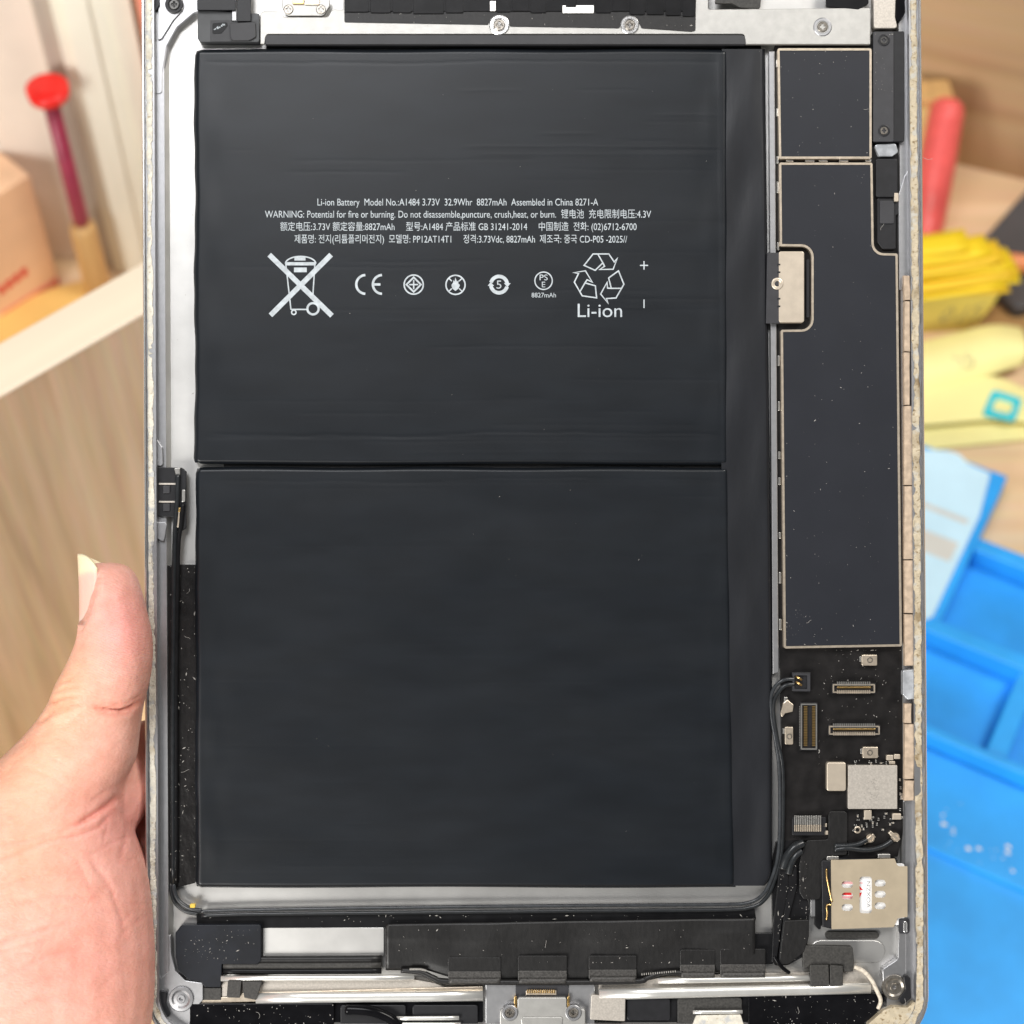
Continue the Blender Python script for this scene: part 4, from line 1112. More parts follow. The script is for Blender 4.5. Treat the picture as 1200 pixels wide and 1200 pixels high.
# ---- battery-side cables
m = MB(); m.tube([(931, 795.5, -2.3), (918, 797, -2.0), (908, 805, -2.1), (903.5, 818, -2.3), (904, 840, -2.5), (909, 870, -2.6), (913, 900, -2.6), (914, 950, -2.6), (912, 1000, -2.6), (904, 1030, -2.6), (893, 1049, -2.7), (876, 1058, -2.9), (840, 1060, -3.0), (700, 1061, -3.0), (500, 1063, -3.0), (300, 1066, -3.0), (232, 1068, -3.1)], 0.00040, 'cable_grey', 9); m.build('antenna_cable', tab)
m = MB(); m.tube([(931, 802, -2.4), (921, 803, -2.2), (913, 810, -2.3), (907, 822, -2.5), (907, 842, -2.7), (911.5, 870, -2.8), (917, 900, -2.9), (917.5, 950, -2.9), (915.5, 1000, -2.9), (907, 1033, -2.9), (897, 1053, -3.0), (880, 1063, -3.1), (840, 1066, -3.3), (700, 1067, -3.3), (500, 1069, -3.3), (300, 1071, -3.3), (236, 1073, -3.3)], 0.00046, 'cable', 9); m.build('antenna_cable', tab)
m = MB(); m.tube([(236, 1067, -3.0), (222, 1064, -2.9), (210, 1056, -2.9), (204.5, 1045, -2.9), (203.5, 1036, -3.0)], 0.0005, 'cable_grey', 9); m.build('antenna_cable', tab)
m = MB(); m.tube([(232, 1071, -3.2), (218, 1068, -3.2), (207, 1060, -3.2), (201.5, 1048, -3.2), (200.5, 1036, -3.2)], 0.00045, 'cable', 9); m.build('antenna_cable', tab)
part('yellow_mark', rrect(222.5, 1059.5, 228.5, 1064, 0.8), -3.4, -2.3, material('yellow_mark', (0.70, 0.48, 0.06), 0.5), 0.5)
part('tape_strip', fillet([(230, 1071), (884, 1064), (886, 1076), (884, 1084), (231, 1088)], 2), -4.9, -3.9, 'tape_gloss', 0.4)

# ---- left side: antenna module, cable, black strip
am = part('antenna_module', fillet([(184, 547.5), (213, 548), (218, 552), (218, 619), (212, 623), (205, 622), (205, 606), (184, 605)], 3), -3.0, -2.2, 'plastic_black', 0.7)
for v in (566, 587):
    part('metal_tab', rrect(186, v, 206, v+2, 0.4), -2.25, -1.9, 'chip', 0.3, am); part('contact_block', rrect(191, v+3, 199, v+12, 1), -2.25, -1.85, 'plastic_grey', 0.6, am)
part('solder_tab', fillet([(204, 549), (211, 548), (211, 557), (207, 560)], 1), -2.2, -1.7, 'silver', 0.5, am); part('solder_tab', rrect(213, 574, 217, 588, 1), -2.2, -1.8, 'silver', 0.5, am)
part('solder_tab', rrect(206, 600, 210.5, 618, 1), -2.2, -1.6, 'fence', 0.5, am); part('solder_tab', rrect(207.5, 595, 211.5, 600, 1), -2.2, -1.5, 'gold', 0.5, am)
m = MB(); m.tube([(208.5, 556, -1.9), (208, 580, -1.7), (206, 610, -1.8), (204.5, 640, -2.2), (203.5, 700, -2.4), (202.5, 800, -2.5), (202.5, 900, -2.6), (203, 1036, -3.0)], 0.00052, 'cable', 9); m.build('antenna_cable', tab)
m = MB(); m.tube([(214.5, 590, -1.9), (212, 615, -1.9), (209, 640, -2.4), (207.5, 700, -2.7), (206, 800, -2.8), (206, 1036, -3.1)], 0.00050, 'tape_gloss', 9); m.build('antenna_cable', tab)
part('tape_strip', fillet([(202.5, 661.5), (229.5, 661.5), (231.5, 1030), (228, 1035), (204, 1041), (201, 1041)], 2), -4.9, -3.6, 'tape_wrinkled', 0.5)
part('tape_strip', fillet([(196.5, 662), (206.5, 662), (208, 1038), (199, 1040)], 2), -3.6, -3.1, 'tape_wrinkled', 0.8)

# ---- bottom: pad, plate, flex, rods, dock connector
part('black_pad', fillet([(205.5, 1093), (213, 1084), (306, 1083.5), (306, 1126), (302, 1130), (260, 1130), (259, 1157), (240, 1157), (236, 1151), (222, 1149), (209, 1138), (206, 1122)], [4, 3, 3, 2, 2, 1, 1, 3, 4, 6, 6, 4]), -4.95, -2.7, 'pad_black', 0.8)
part('pad_foot', rrect(219, 1157.5, 259, 1172, 1), -4.9, -3.3, 'tape_mesh', 0.5)
part('grey_plate', rrect(308, 1087, 450, 1120.5, 1), -4.95, -4.1, 'alu_floor', 0.5)
m = MB()
for k, (v, r, mt) in enumerate(((1124, 0.0008, 'tape'), (1131, 0.0008, 'tape_mesh'), (1138, 0.0007, 'tape_gloss'))):
    m.tube([(262, v, -3.6-0.1*k), (350, v, -3.6-0.1*k), (447, v-0.5, -3.6-0.1*k)], r, mt, 10)
m.build('speaker_gasket', tab)
# main black flex: gently folded sheet
m = MB()
def flexz(u, v):
    t = (v-1078)/52.0
    top = 1083-0.018*(u-452)*0.9; bot = 1137 if u < 500 else (1137+12*min(1, (u-500)/40) if u < 760 else (1149-10*min(1, (u-760)/40)))
    vv = top+(bot-top)*t
    z = -2.75+0.26*math.sin(u*0.016)*math.sin(t*3)+0.14*math.sin(u*0.043+t*3)+0.09*math.sin(u*0.09+t*2)*math.sin(t*5)-0.5*max(0, t-0.85)/0.15+0.10*math.exp(-((t-0.3)/0.08)**2)
    return (u, vv, z)
m.grid(list(np.linspace(452, 885, 110)), list(np.linspace(1078, 1130, 22)), flexz, 'tape')
o = m.build('flex_sheet', tab); md = o.modifiers.new('thickness', 'SOLIDIFY'); md.thickness = 0.0003; md.offset = -1
part('flex_sheet', rrect(884, 1094, 906, 1130, 1), -4.9, -3.4, 'tape_gloss', 0.4)
for (u0, v0, u1, v1) in ((525, 1122, 587, 1148), (607, 1120, 664.5, 1148), (690, 1120, 746, 1146), (797, 1113, 838, 1141), (844, 1112, 897, 1141)):
    m = MB(); m.prism(rrect(u0, v0, u1, v0+(v1-v0)*0.62, 2.0), -2.7, -2.40, 'tape', 0.5); tt = m.build('tape_tab', tab)
    m = MB(); m.prism(rrect(u0, v0+(v1-v0)*0.62+0.1, u1, v1+1, 1.0), -2.75, -2.40, 'tape_weave', 0.8); m.build('woven_end', tt)
    m = MB(); m.tube([(u0+1, v1+1, -2.6), ((u0+u1)/2, v1+1.2, -2.6), (u1-1, v1+1, -2.6)], 0.0007, 'tape_weave', 10); m.build('tape_fold', tab)
m = MB(); m.tube([(470, 1137, -2.9), (492, 1139, -2.7), (508, 1146, -2.7), (525, 1150, -2.8), (620, 1151, -2.8), (740, 1150, -2.8), (758, 1146, -2.8), (775, 1140, -2.7), (800, 1140, -2.8)], 0.00065, 'tape', 10); m.build('flex_fold', tab)
m = MB()
for k in range(34):
    u = (480+k*1.1) if k < 18 else (752+(k-18)*2.6); v = (1138+max(0, u-492)*0.22) if k < 18 else 1144-(u-752)*0.09
    m.prism(rrect(u, v-3, u+0.7, v-1, 0.1), -2.5, -2.0, 'dust', 0)
m.build('stitches', tab, kind='stuff')
def rod(u0, u1, v0, v1, v0b, v1b, z, mat='rod'):
    """half round bright bar between two rows at each end"""
    m = MB(); ca = (v0+v1)/2; cb = (v0b+v1b)/2; r = (v1-v0)/2*PX
    m.tube([(u0, ca, z), ((u0+u1)/2, (ca+cb)/2, z), (u1, cb, z)], r, mat, 16, True, 2, 0.7)
    return m.build('bright_bar', tab)
rod(259, 485.5, 1143.5, 1150, 1142.5, 1149, -2.6)
rod(300, 566, 1163.5, 1176, 1161, 1173, -2.9)
part('bar_ledge', fillet([(236, 1170), (280, 1168), (282, 1164), (566, 1156), (566, 1164), (470, 1168), (236, 1176)], 1), -4.9, -3.4, 'fence', 0.4)
part('bar_tray', fillet([(260, 1150), (486, 1148), (510, 1152), (524, 1158), (566, 1158), (566, 1172), (260, 1172)], 1), -4.9, -3.7, 'chip', 0.4)
rod(771, 952, 1146, 1153, 1142.5, 1150, -2.6)
rod(702, 1020, 1159, 1172, 1152, 1164, -2.8)
part('bar_tray', fillet([(702, 1152), (756, 1150), (772, 1144), (1012, 1138), (1026, 1160), (700, 1172)], 1), -4.9, -3.7, 'chip', 0.4)
part('tape_tab', fillet([(267, 1149.5), (283, 1150), (281, 1169.5), (265.5, 1169)], 0.8), -3.2, -1.85, 'tape_mesh', 0.5)
part('tape_tab', fillet([(284, 1150.5), (307, 1150.5), (300, 1172), (286, 1169)], 0.8), -3.2, -1.8, 'tape_mesh', 0.5)
part('speaker_window', rrect(222, 1176, 391.5, 1230, 3), -4.9, -2.9, 'glass_black', 0.8)
part('speaker_window', rrect(399, 1178, 475.5, 1230, 3), -4.9, -3.1, 'plastic_black', 0.8); part('speaker_window', rrect(483.5, 1178, 560, 1230, 3), -4.9, -3.1, 'plastic_black', 0.8)
part('dark_sill', rrect(391, 1174, 566, 1230, 1), -4.9, -3.6, 'glass_black', 0.3)
m = MB(); m.tube([(405, 1183, -2.7), (430, 1184, -2.4), (450, 1190, -2.4), (465, 1200, -2.6), (474, 1214, -2.8)], 0.0012, 'glass_black', 10); m.build('thick_wire', tab)
rod(462, 538, 1191, 1196, 1190.5, 1195.5, -2.6); rod(455, 540, 1198, 1204, 1198, 1204, -2.6)
part('speaker_window', rrect(735, 1170, 785.5, 1196, 3), -4.9, -3.1, 'plastic_black', 0.8); part('speaker_window', rrect(794, 1169, 869.5, 1230, 4), -4.9, -3.1, 'tape_mesh', 0.8)
part('speaker_window', rrect(877, 1165, 1040, 1230, 2), -4.9, -2.9, 'glass_black', 0.8)
part('dark_sill', rrect(700, 1166, 880, 1230, 1), -4.9, -3.6, 'tape_gloss', 0.3)
rod(812, 870, 1184, 1188.5, 1183.5, 1188, -2.5); part('metal_tab', fillet([(816, 1190), (868, 1189), (876, 1215), (806, 1215)], 2), -3.0, -2.4, 'residue', 0.6)
part('nickel_tape', fillet([(693, 1166), (733, 1168), (732.5, 1197), (691.5, 1195)], 1.5), -3.2, -2.1, 'chip', 0.8)
dock = part('dock_frame', fillet([(569, 1152), (697, 1152), (697, 1230), (569, 1230)], 1.5), -4.9, -3.2, 'alu', 0.8)
part('dock_shell', fillet([(604, 1150), (666, 1150), (666, 1180), (604, 1180)], 2), -3.3, -2.9, 'plastic_grey', 0.5, dock)
part('dock_plate', fillet([(606.5, 1169), (664, 1169), (664, 1182), (686, 1183), (686, 1230), (586, 1230), (586, 1183), (606.5, 1182)], 3), -3.2, -1.9, 'plate', 0.8, dock)
m = MB()
m.prism(rrect(616.5, 1161, 652, 1166, 0.6), -3.0, -2.5, 'fence', 0.3)
for k in range(13): m.prism(rrect(617.5+2.6*k, 1160, 619.2+2.6*k, 1164, 0.3), -2.6, -2.35, 'gold', 0.1)
m.build('gold_contacts', dock)
part('gold_edge', rrect(602.6, 1168, 605.4, 1181, 0.5), -3.1, -2.2, 'gold', 0.3, dock); part('gold_edge', rrect(664.8, 1168, 667.4, 1181, 0.5), -3.1, -2.2, 'gold', 0.3, dock)
for u in (597.5, 672): screw(u, 1187, 5.4, -1.6, 'screw', dock, 'alu')
part('step', fillet([(610, 1192), (660, 1192), (654, 1230), (616, 1230)], 3), -1.95, -1.7, 'plate', 0.6, dock)

# ---- dust
def dust(n, box, z, seed, parent=None, smin=0.35, smax=1.1):
    r = np.random.default_rng(seed); m = MB(); mi = m.mi('dust')
    cl = [(box[0]+(box[2]-box[0])*r.random(), box[1]+(box[3]-box[1])*r.random()) for _ in range(max(2, n//9))]
    sp = 0.10*math.hypot(box[2]-box[0], box[3]-box[1])
    for k in range(n):
        u = box[0]+(box[2]-box[0])*r.random(); v = box[1]+(box[3]-box[1])*r.random()
        if r.random() < 0.6:
            q = cl[r.integers(len(cl))]; u = min(box[2], max(box[0], q[0]+r.normal(0, sp))); v = min(box[3], max(box[1], q[1]+r.normal(0, sp)))
        s = smin+(smax-smin)*r.random()**3; a = r.random()*3.14; e = 1+4.0*r.random()**4
        x, y, zz = P(u, v, z); c, q = math.cos(a), math.sin(a); S = s*PX*0.5
        lz = [(e, 0), (0, 1), (-e, 0), (0, -1)]
        rg = m.ring([(x+(p*c-w*q)*S, y+(p*q+w*c)*S, zz) for p, w in lz])
        t = m.ring([(x, y, zz+S*0.8)])[0]
        for i in range(4): m.face((rg[i], rg[(i+1) % 4], t), mi)
    return m.build('dust', parent or tab, kind='stuff', recalc=False)
dust(45, (914, 60, 1018, 183), -1.97, 11); dust(60, (955, 195, 1020, 750), -1.97, 12); dust(70, (922, 400, 1054, 755), -1.97, 13); dust(25, (921, 715, 970, 756), -1.97, 22)
dust(120, (205, 664, 228, 1030), -3.58, 14, None, 0.5, 1.8); dust(60, (200, 664, 206, 1036), -2.5, 15, None, 0.5, 1.5)
dust(30, (1026, 40, 1046, 164), -1.43, 16); dust(60, (212, 1090, 302, 1128), -2.68, 17, None, 0.4, 1.2)
dust(55, (228, 1178, 390, 1200), -2.88, 18, None, 0.4, 1.6); dust(70, (880, 1168, 1024, 1200), -2.88, 19, None, 0.4, 1.4)
dust(90, (960, 762, 1055, 895), -3.48, 20, None, 0.4, 1.3); dust(60, (240, 1073, 880, 1080), -3.6, 21, None, 0.5, 1.6)
dust(60, (460, 1090, 880, 1128), -2.3, 23, None, 0.4, 1.4); dust(40, (300, 60, 890, 1000), -1.5, 24, None, 0.3, 0.8); dust(50, (420, 16, 810, 30), -1.25, 25, None, 0.4, 1.2)
dust(70, (912, 1010, 945, 1125), -2.28, 26, None, 0.4, 1.3); dust(50, (195, 60, 226, 640), -4.97, 27, None, 0.3, 1.0)

# ---- lint fibres caught on edges and tape
for (u, v, z, L, a) in ((1074, 178, -0.6, 22, 0.5), (1078, 205, -0.5, 16, 2.6), (216, 745, -3.5, 10, 1.2), (212, 905, -3.5, 12, 0.4), (222, 690, -3.5, 8, 2.0), (945, 730, -1.9, 9, 0.9), (1012, 128, -1.9, 10, 0.3), (1060, 1170, -1.8, 14, 0.7), (300, 1186, -2.8, 12, 0.2), (935, 1180, -2.8, 10, 1.0), (640, 1102, -2.2, 9, 1.4), (1036, 262, -2.3, 9, 2.2)):
    k = RNG.normal(0, 0.5, 4); pts = []; q = a; x, y = u, v
    for i in range(5):
        pts.append((x, y, z+0.15*math.sin(i*1.3))); q += k[min(i, 3)]*0.8; x += L/4*math.cos(q); y += L/4*math.sin(q)
    m = MB(); m.tube(pts, 0.000032, 'dust', 5); m.build('lint_fibre', tab)

# ------------------------------------------------------------------ the hand
def skin_material():
    m = bpy.data.materials.new('skin'); m.use_nodes = True
    nt = m.node_tree; N = nt.nodes; L = nt.links; b = N['Principled BSDF']
    tc = N.new('ShaderNodeTexCoord')
    def noise(scale, detail=4, rough=0.55):
        n = N.new('ShaderNodeTexNoise'); n.inputs['Scale'].default_value = scale; n.inputs['Detail'].default_value = detail
        n.inputs['Roughness'].default_value = rough
        L.new(tc.outputs['Object'], n.inputs['Vector']); return n
    n1 = noise(110, 7, 0.65); n2 = noise(420, 4)
    cr = N.new('ShaderNodeValToRGB'); e = cr.color_ramp.elements
    e[0].position = 0.32; e[0].color = (0.76, 0.375, 0.285, 1); e[1].position = 0.68; e[1].color = (0.87, 0.485, 0.39, 1)
    L.new(n1.outputs['Fac'], cr.inputs['Fac'])
    at = N.new('ShaderNodeAttribute'); at.attribute_name = 'tint'
    mx = N.new('ShaderNodeMix'); mx.data_type = 'RGBA'; mx.blend_type = 'MULTIPLY'; mx.inputs[0].default_value = 1.0
    L.new(cr.outputs['Color'], mx.inputs[6]); L.new(at.outputs['Color'], mx.inputs[7])
    c2 = N.new('ShaderNodeValToRGB'); e = c2.color_ramp.elements
    e[0].position = 0.3; e[0].color = (0.90, 0.88, 0.86, 1); e[1].position = 0.7; e[1].color = (1.0, 1.0, 1.0, 1)
    L.new(n2.outputs['Fac'], c2.inputs['Fac'])
    m2 = N.new('ShaderNodeMix'); m2.data_type = 'RGBA'; m2.blend_type = 'MULTIPLY'; m2.inputs[0].default_value = 0.8
    L.new(mx.outputs[2], m2.inputs[6]); L.new(c2.outputs['Color'], m2.inputs[7])
    L.new(m2.outputs[2], b.inputs['Base Color'])
    b.inputs['Roughness'].default_value = 0.42
    b.inputs['Specular IOR Level'].default_value = 0.35
    b.inputs['Subsurface Weight'].default_value = 0.35
    b.inputs['Subsurface Radius'].default_value = (1.0, 0.36, 0.2)
    b.inputs['Subsurface Scale'].default_value = 0.0015
    # fingerprint ridges: warped bands, plus fine pores
    wv = N.new('ShaderNodeTexWave'); wv.inputs['Scale'].default_value = 640; wv.inputs['Distortion'].default_value = 9.0
    wv.inputs['Detail'].default_value = 1.5; wv.inputs['Detail Scale'].default_value = 0.25; wv.bands_direction = 'Y'
    mp = N.new('ShaderNodeMapping'); mp.inputs['Rotation'].default_value = (0, 0, math.radians(24))
    L.new(tc.outputs['Object'], mp.inputs['Vector']); L.new(mp.outputs['Vector'], wv.inputs['Vector'])
    n3 = noise(1500, 3)
    vo = N.new('ShaderNodeTexVoronoi'); vo.feature = 'DISTANCE_TO_EDGE'; vo.inputs['Scale'].default_value = 650
    mpv = N.new('ShaderNodeMapping'); mpv.inputs['Scale'].default_value = (1, 1.8, 1)
    L.new(tc.outputs['Object'], mpv.inputs['Vector']); L.new(mpv.outputs['Vector'], vo.inputs['Vector'])
    b1 = N.new('ShaderNodeBump'); b1.inputs['Distance'].default_value = 4.0e-5
    ar = N.new('ShaderNodeAttribute'); ar.attribute_name = 'ridge'; mu = N.new('ShaderNodeMath'); mu.operation = 'MULTIPLY'
    L.new(wv.outputs['Fac'], mu.inputs[0]); L.new(ar.outputs['Fac'], mu.inputs[1]); L.new(mu.outputs['Value'], b1.inputs['Height'])
    b2 = N.new('ShaderNodeBump'); b2.inputs['Distance'].default_value = 3.0e-5; L.new(n3.outputs['Fac'], b2.inputs['Height']); L.new(b1.outputs['Normal'], b2.inputs['Normal'])
    b3 = N.new('ShaderNodeBump'); b3.inputs['Distance'].default_value = 1.0e-4; L.new(vo.outputs['Distance'], b3.inputs['Height']); L.new(b2.outputs['Normal'], b3.inputs['Normal'])
    n4 = noise(160, 4); b4 = N.new('ShaderNodeBump'); b4.inputs['Distance'].default_value = 3.5e-4; L.new(n4.outputs['Fac'], b4.inputs['Height']); L.new(b3.outputs['Normal'], b4.inputs['Normal'])
    L.new(b4.outputs['Normal'], b.inputs['Normal'])
    return m
M['skin'] = skin_material()
hm = MB()
def body_rings(rings, n=28):
    """rings of (v, centre u, half width px, centre z mm, half depth mm); one closed lofted volume"""
    # interpolate for smoothness
    R = [Vector(r) if False else np.array(r, float) for r in rings]
    dense = []
    for i in range(len(R)-1):
        p0 = R[max(0, i-1)]; p1 = R[i]; p2 = R[i+1]; p3 = R[min(len(R)-1, i+2)]
        for k in range(5):
            t = k/5; dense.append(0.5*((2*p1)+(p2-p0)*t+(2*p0-5*p1+4*p2-p3)*t*t+(3*p1-p0-3*p2+p3)*t**3))
    dense.append(R[-1])
    mi = hm.mi('skin'); prev = None
    for v, c, hw, zc, hd in dense:
        pts = []
        for k in range(n):
            a = 2*math.pi*k/n
            x = math.copysign(abs(math.cos(a))**0.92, math.cos(a)); y = math.copysign(abs(math.sin(a))**0.92, math.sin(a))
            X0, Y0, _ = P(c+hw*x, v, zc)
            pts.append((X0, Y0, (zc+hd*y)*1e-3))
        rg = hm.ring(pts)
        if prev: hm.bridge(prev, rg, mi)
        else: hm.face(tuple(rg[::-1]), mi)
        prev = rg
    hm.face(tuple(prev), mi)
# thumb, ball of the thumb, wrist, forearm
body_rings([(659.5, 124, 11, 5.2, 3.0), (664, 124.5, 25, 5.3, 5.4), (674, 126, 32.5, 5.5, 6.8), (690, 127.5, 37, 5.8, 7.8), (715, 131.5, 39.5, 6.0, 8.4), (745, 134.5, 43, 6.2, 9.0),
            (775, 129, 49, 6.2, 9.3), (800, 120.5, 54, 6.0, 9.3), (828, 111, 56.5, 5.6, 9.2), (858, 97.5, 66, 4.6, 9.6), (890, 79, 80, 3.4, 11.0), (925, 52, 92, 2.0, 13.0), (970, 38, 116, 0.6, 15.5),
            (1020, 34, 139, 0.0, 17.0), (1080, 30, 151, -0.5, 18.0), (1140, 26, 157, -0.5, 18.5), (1200, 20, 158, -0.5, 18.5), (1290, 8, 150, -1.0, 18.0), (1400, -10, 142, -1.0, 18.5), (1560, -40, 150, 0.0, 21), (1800, -90, 170, 4, 25)])
def chain(pts, rs):
    hm.tube(pts, rs, 'skin', 16, True, 6)
    for p, r in ((pts[-1], rs[-1]), (pts[0], rs[0])):
        c = Vector(P(*p)); mi = hm.mi('skin'); prev = None
        for j in range(1, 8):
            ph = math.pi*j/8
            rg = hm.ring([c+Vector((r*math.sin(ph)*math.cos(2*math.pi*k/14), r*math.sin(ph)*math.sin(2*math.pi*k/14), r*math.cos(ph))) for k in range(14)])
            if prev: hm.bridge(prev, rg, mi)
            else: hm.face(tuple(rg[::-1]), mi)
            prev = rg
        hm.face(tuple(prev), mi)
# four fingers behind the tablet, pressed to its back
fingers = [([(20, 985, -14), (95, 925, -19), (190, 885, -17.2), (330, 850, -16.2), (440, 838, -15.2)], [0.0105, 0.0100, 0.0088, 0.0080, 0.0066]),
           ([(10, 1030, -15), (90, 1000, -21), (215, 970, -18.0), (380, 945, -16.6), (505, 938, -15.4)], [0.0105, 0.0102, 0.0090, 0.0082, 0.0068]),
           ([(5, 1090, -15), (85, 1072, -21), (210, 1058, -17.6), (365, 1046, -16.2), (480, 1045, -15.2)], [0.0105, 0.0098, 0.0086, 0.0078, 0.0064]),
           ([(0, 1160, -13), (80, 1148, -18), (180, 1150, -15.6), (300, 1150, -14.9), (395, 1152, -14.2)], [0.0100, 0.0090, 0.0076, 0.0068, 0.0056])]
for pts, rs in fingers: chain(pts, rs)
chain([(95, 965, -2), (128, 938, -5), (150, 905, -9), (165, 880, -14)], [0.0105, 0.0085, 0.0075, 0.0070])      # web between thumb and forefinger
for pts, _ in fingers:      # metacarpals: the back of the palm
    hm.tube([pts[1], pts[0], (-20, 1160, -10), (-25, 1300, -6), (-30, 1400, -3)], [0.0095, 0.0115, 0.013, 0.0135, 0.013], 'skin', 14, True, 5)
hb = hm.build('hand_base')
md = hb.modifiers.new('r', 'REMESH'); md.mode = 'VOXEL'; md.voxel_size = 0.00055
md = hb.modifiers.new('s', 'SMOOTH'); md.factor = 0.5; md.iterations = 16
dg = bpy.context.evaluated_depsgraph_get(); dg.update()
ev = hb.evaluated_get(dg); me = bpy.data.meshes.new_from_object(ev)
co = np.empty(len(me.vertices)*3); me.vertices.foreach_get('co', co); co = co.reshape(-1, 3)
no = np.empty(len(me.vertices)*3); me.vertices.foreach_get('normal', no); no = no.reshape(-1, 3)
U = 600+co[:, 0]/(PX*(DIST-co[:, 2])/DIST); Vv = 600-co[:, 1]/(PX*(DIST-co[:, 2])/DIST)
def pdist(poly):
    d = np.full(len(U), 1e9); tt = np.zeros(len(U)); n = len(poly)-1
    for i in range(n):
        a = np.array(poly[i], float); b = np.array(poly[i+1], float); e = b-a; L2 = e@e
        t = np.clip(((U-a[0])*e[0]+(Vv-a[1])*e[1])/L2, 0, 1)
        q = np.hypot(U-a[0]-t*e[0], Vv-a[1]-t*e[1]); w = q < d
        d = np.where(w, q, d); tt = np.where(w, (i+t)/n, tt)
    return d, tt
front = np.clip(no[:, 2]*1.5+0.2, 0, 1)
disp = np.zeros(len(U)); red = np.zeros(len(U))
creases = [([(112, 829), (128, 832), (142, 833), (154, 829), (168, 820)], 0.55, 2.6), ([(60, 823), (72, 818), (88, 817)], 0.30, 2.4), ([(120, 823), (142, 826)], 0.18, 2.0), ([(116, 836), (136, 839), (160, 834)], 0.22, 1.8), ([(130, 826), (150, 823), (170, 812)], 0.20, 1.8), ([(62, 828), (80, 824), (96, 826)], 0.2, 1.8), ([(56, 834), (70, 829), (84, 829)], 0.2, 1.6), ([(66, 812), (78, 806), (90, 806)], 0.18, 1.8), ([(72, 800), (84, 795)], 0.14, 1.8),
           ([(44, 848), (60, 836), (78, 832)], 0.20, 2.5), ([(78, 852), (98, 838), (112, 830)], 0.12, 3), ([(140, 932), (128, 943), (110, 955), (90, 966)], 0.45, 3.0), ([(134, 948), (118, 968), (96, 978), (60, 984), (20, 1000), (-10, 1012)], 0.22, 2.6),
           ([(100, 960), (70, 975), (30, 985), (-10, 990)], 0.14, 2.4), ([(150, 960), (148, 985), (140, 1010)], 0.15, 3.0), ([(-10, 1108), (20, 1097), (50, 1090), (74, 1082)], 0.28, 2.6), ([(-10, 1118), (25, 1108), (60, 1100)], 0.12, 2.2),
           ([(-10, 1150), (30, 1132), (60, 1118), (90, 1112)], 0.16, 2.8), ([(-10, 1040), (40, 1028), (90, 1022)], 0.12, 2.6), ([(20, 1060), (60, 1050), (110, 1052)], 0.10, 2.6), ([(100, 1000), (130, 1040), (150, 1100)], 0.10, 3.0),
           ([(-10, 1190), (40, 1172), (80, 1165)], 0.12, 2.8), ([(60, 985), (92, 1010), (110, 1050)], 0.08, 2.4), ([(30, 900), (62, 912), (90, 930)], 0.07, 2.4), ([(50, 880), (80, 900)], 0.07, 2.2)]
for k in range(70):      # fine random palm lines
    u = RNG.uniform(-5, 165); v = RNG.uniform(870, 1200); a = RNG.normal(-0.25, 0.5); L = RNG.uniform(15, 50)
    creases.append(([(u, v), (u+L*0.5*math.cos(a), v+L*0.5*math.sin(a)+RNG.normal(0, 2)), (u+L*math.cos(a), v+L*math.sin(a))], RNG.uniform(0.02, 0.08), RNG.uniform(1.4, 2.2)))
for pl, amp, w in creases:
    d, t = pdist(pl); f = np.exp(-(d/w)**2)*np.clip(np.minimum(t, 1-t)*5, 0.15, 1)*front
    disp -= 1.8*amp*f; disp += amp*0.25*np.exp(-((d-2.6*w)/(1.6*w))**2)*front*np.clip(np.minimum(t, 1-t)*5, 0, 1)
    red += np.minimum(1, amp*1.9)*np.exp(-(d/(w*1.3))**2)*front
# nail groove: the fold of skin beside the nail
d, t = pdist([(113, 664), (112, 675), (109, 695), (104, 716), (95, 736)]); disp -= 0.45*np.exp(-(d/3.0)**2)*front; disp += 0.25*np.exp(-((d-6)/4)**2)*front*(U > 108)
co += no*(disp*1e-3)[:, None]
# nail bed: flesh stays under the nail plate
KS = PX*(DIST-co[:, 2])/DIST; Un = 600+co[:, 0]/KS; Vn = 600-co[:, 1]/KS
tn = np.clip((Vn-649)/92, 0, 1); cu_ = 127+3*np.sin(tn*2); ru_ = 36.5+1.2*tn
px_ = (Un-cu_)/ru_; pz_ = (co[:, 2]*1e3-4.6)/7.6; rad = np.hypot(px_, pz_)+1e-9; ang = np.arctan2(pz_, -px_)
am_ = np.radians(np.interp(tn, [0, .2, .45, .72, .9, 1], [67, 67, 61, 50, 27, 4]))
zone = (Vn > 640) & (Vn < 731); Zn = co[:, 2]*1e3
bed = zone & (ang < am_-0.03) & (ang > -math.radians(75)) & (rad > 0.955); k_ = 0.955/rad
Un = np.where(bed, cu_+(Un-cu_)*k_, Un); Zn = np.where(bed, 4.6+pz_*k_*7.6, Zn)
ub_ = cu_-ru_*np.cos(am_); zn_ = 4.6+7.6*np.sqrt(np.clip(1-((cu_-Un)/ru_)**2, 0, 1))-0.40
bed2 = zone & (Un < ub_) & (Zn > zn_); Zn = np.where(bed2, zn_, Zn); bed |= bed2
KS = PX*(DIST-Zn*1e-3)/DIST
co[bed, 0] = ((Un-600)*KS)[bed]; co[bed, 1] = ((600-Vn)*KS)[bed]; co[bed, 2] = Zn[bed]*1e-3
# soften the skin fold along the nail
near = zone & (np.abs(Un-ub_) < 9) & (Zn > 4)
ed = np.empty(len(me.edges)*2, dtype=np.int64); me.edges.foreach_get('vertices', ed); ed = ed.reshape(-1, 2)
for _ in range(6):
    acc = np.zeros_like(co); cnt = np.zeros(len(co))
    np.add.at(acc, ed[:, 0], co[ed[:, 1]]); np.add.at(acc, ed[:, 1], co[ed[:, 0]]); np.add.at(cnt, ed.ravel(), 1)
    avg = acc/np.maximum(cnt, 1)[:, None]; co[near] = 0.5*co[near]+0.5*avg[near]
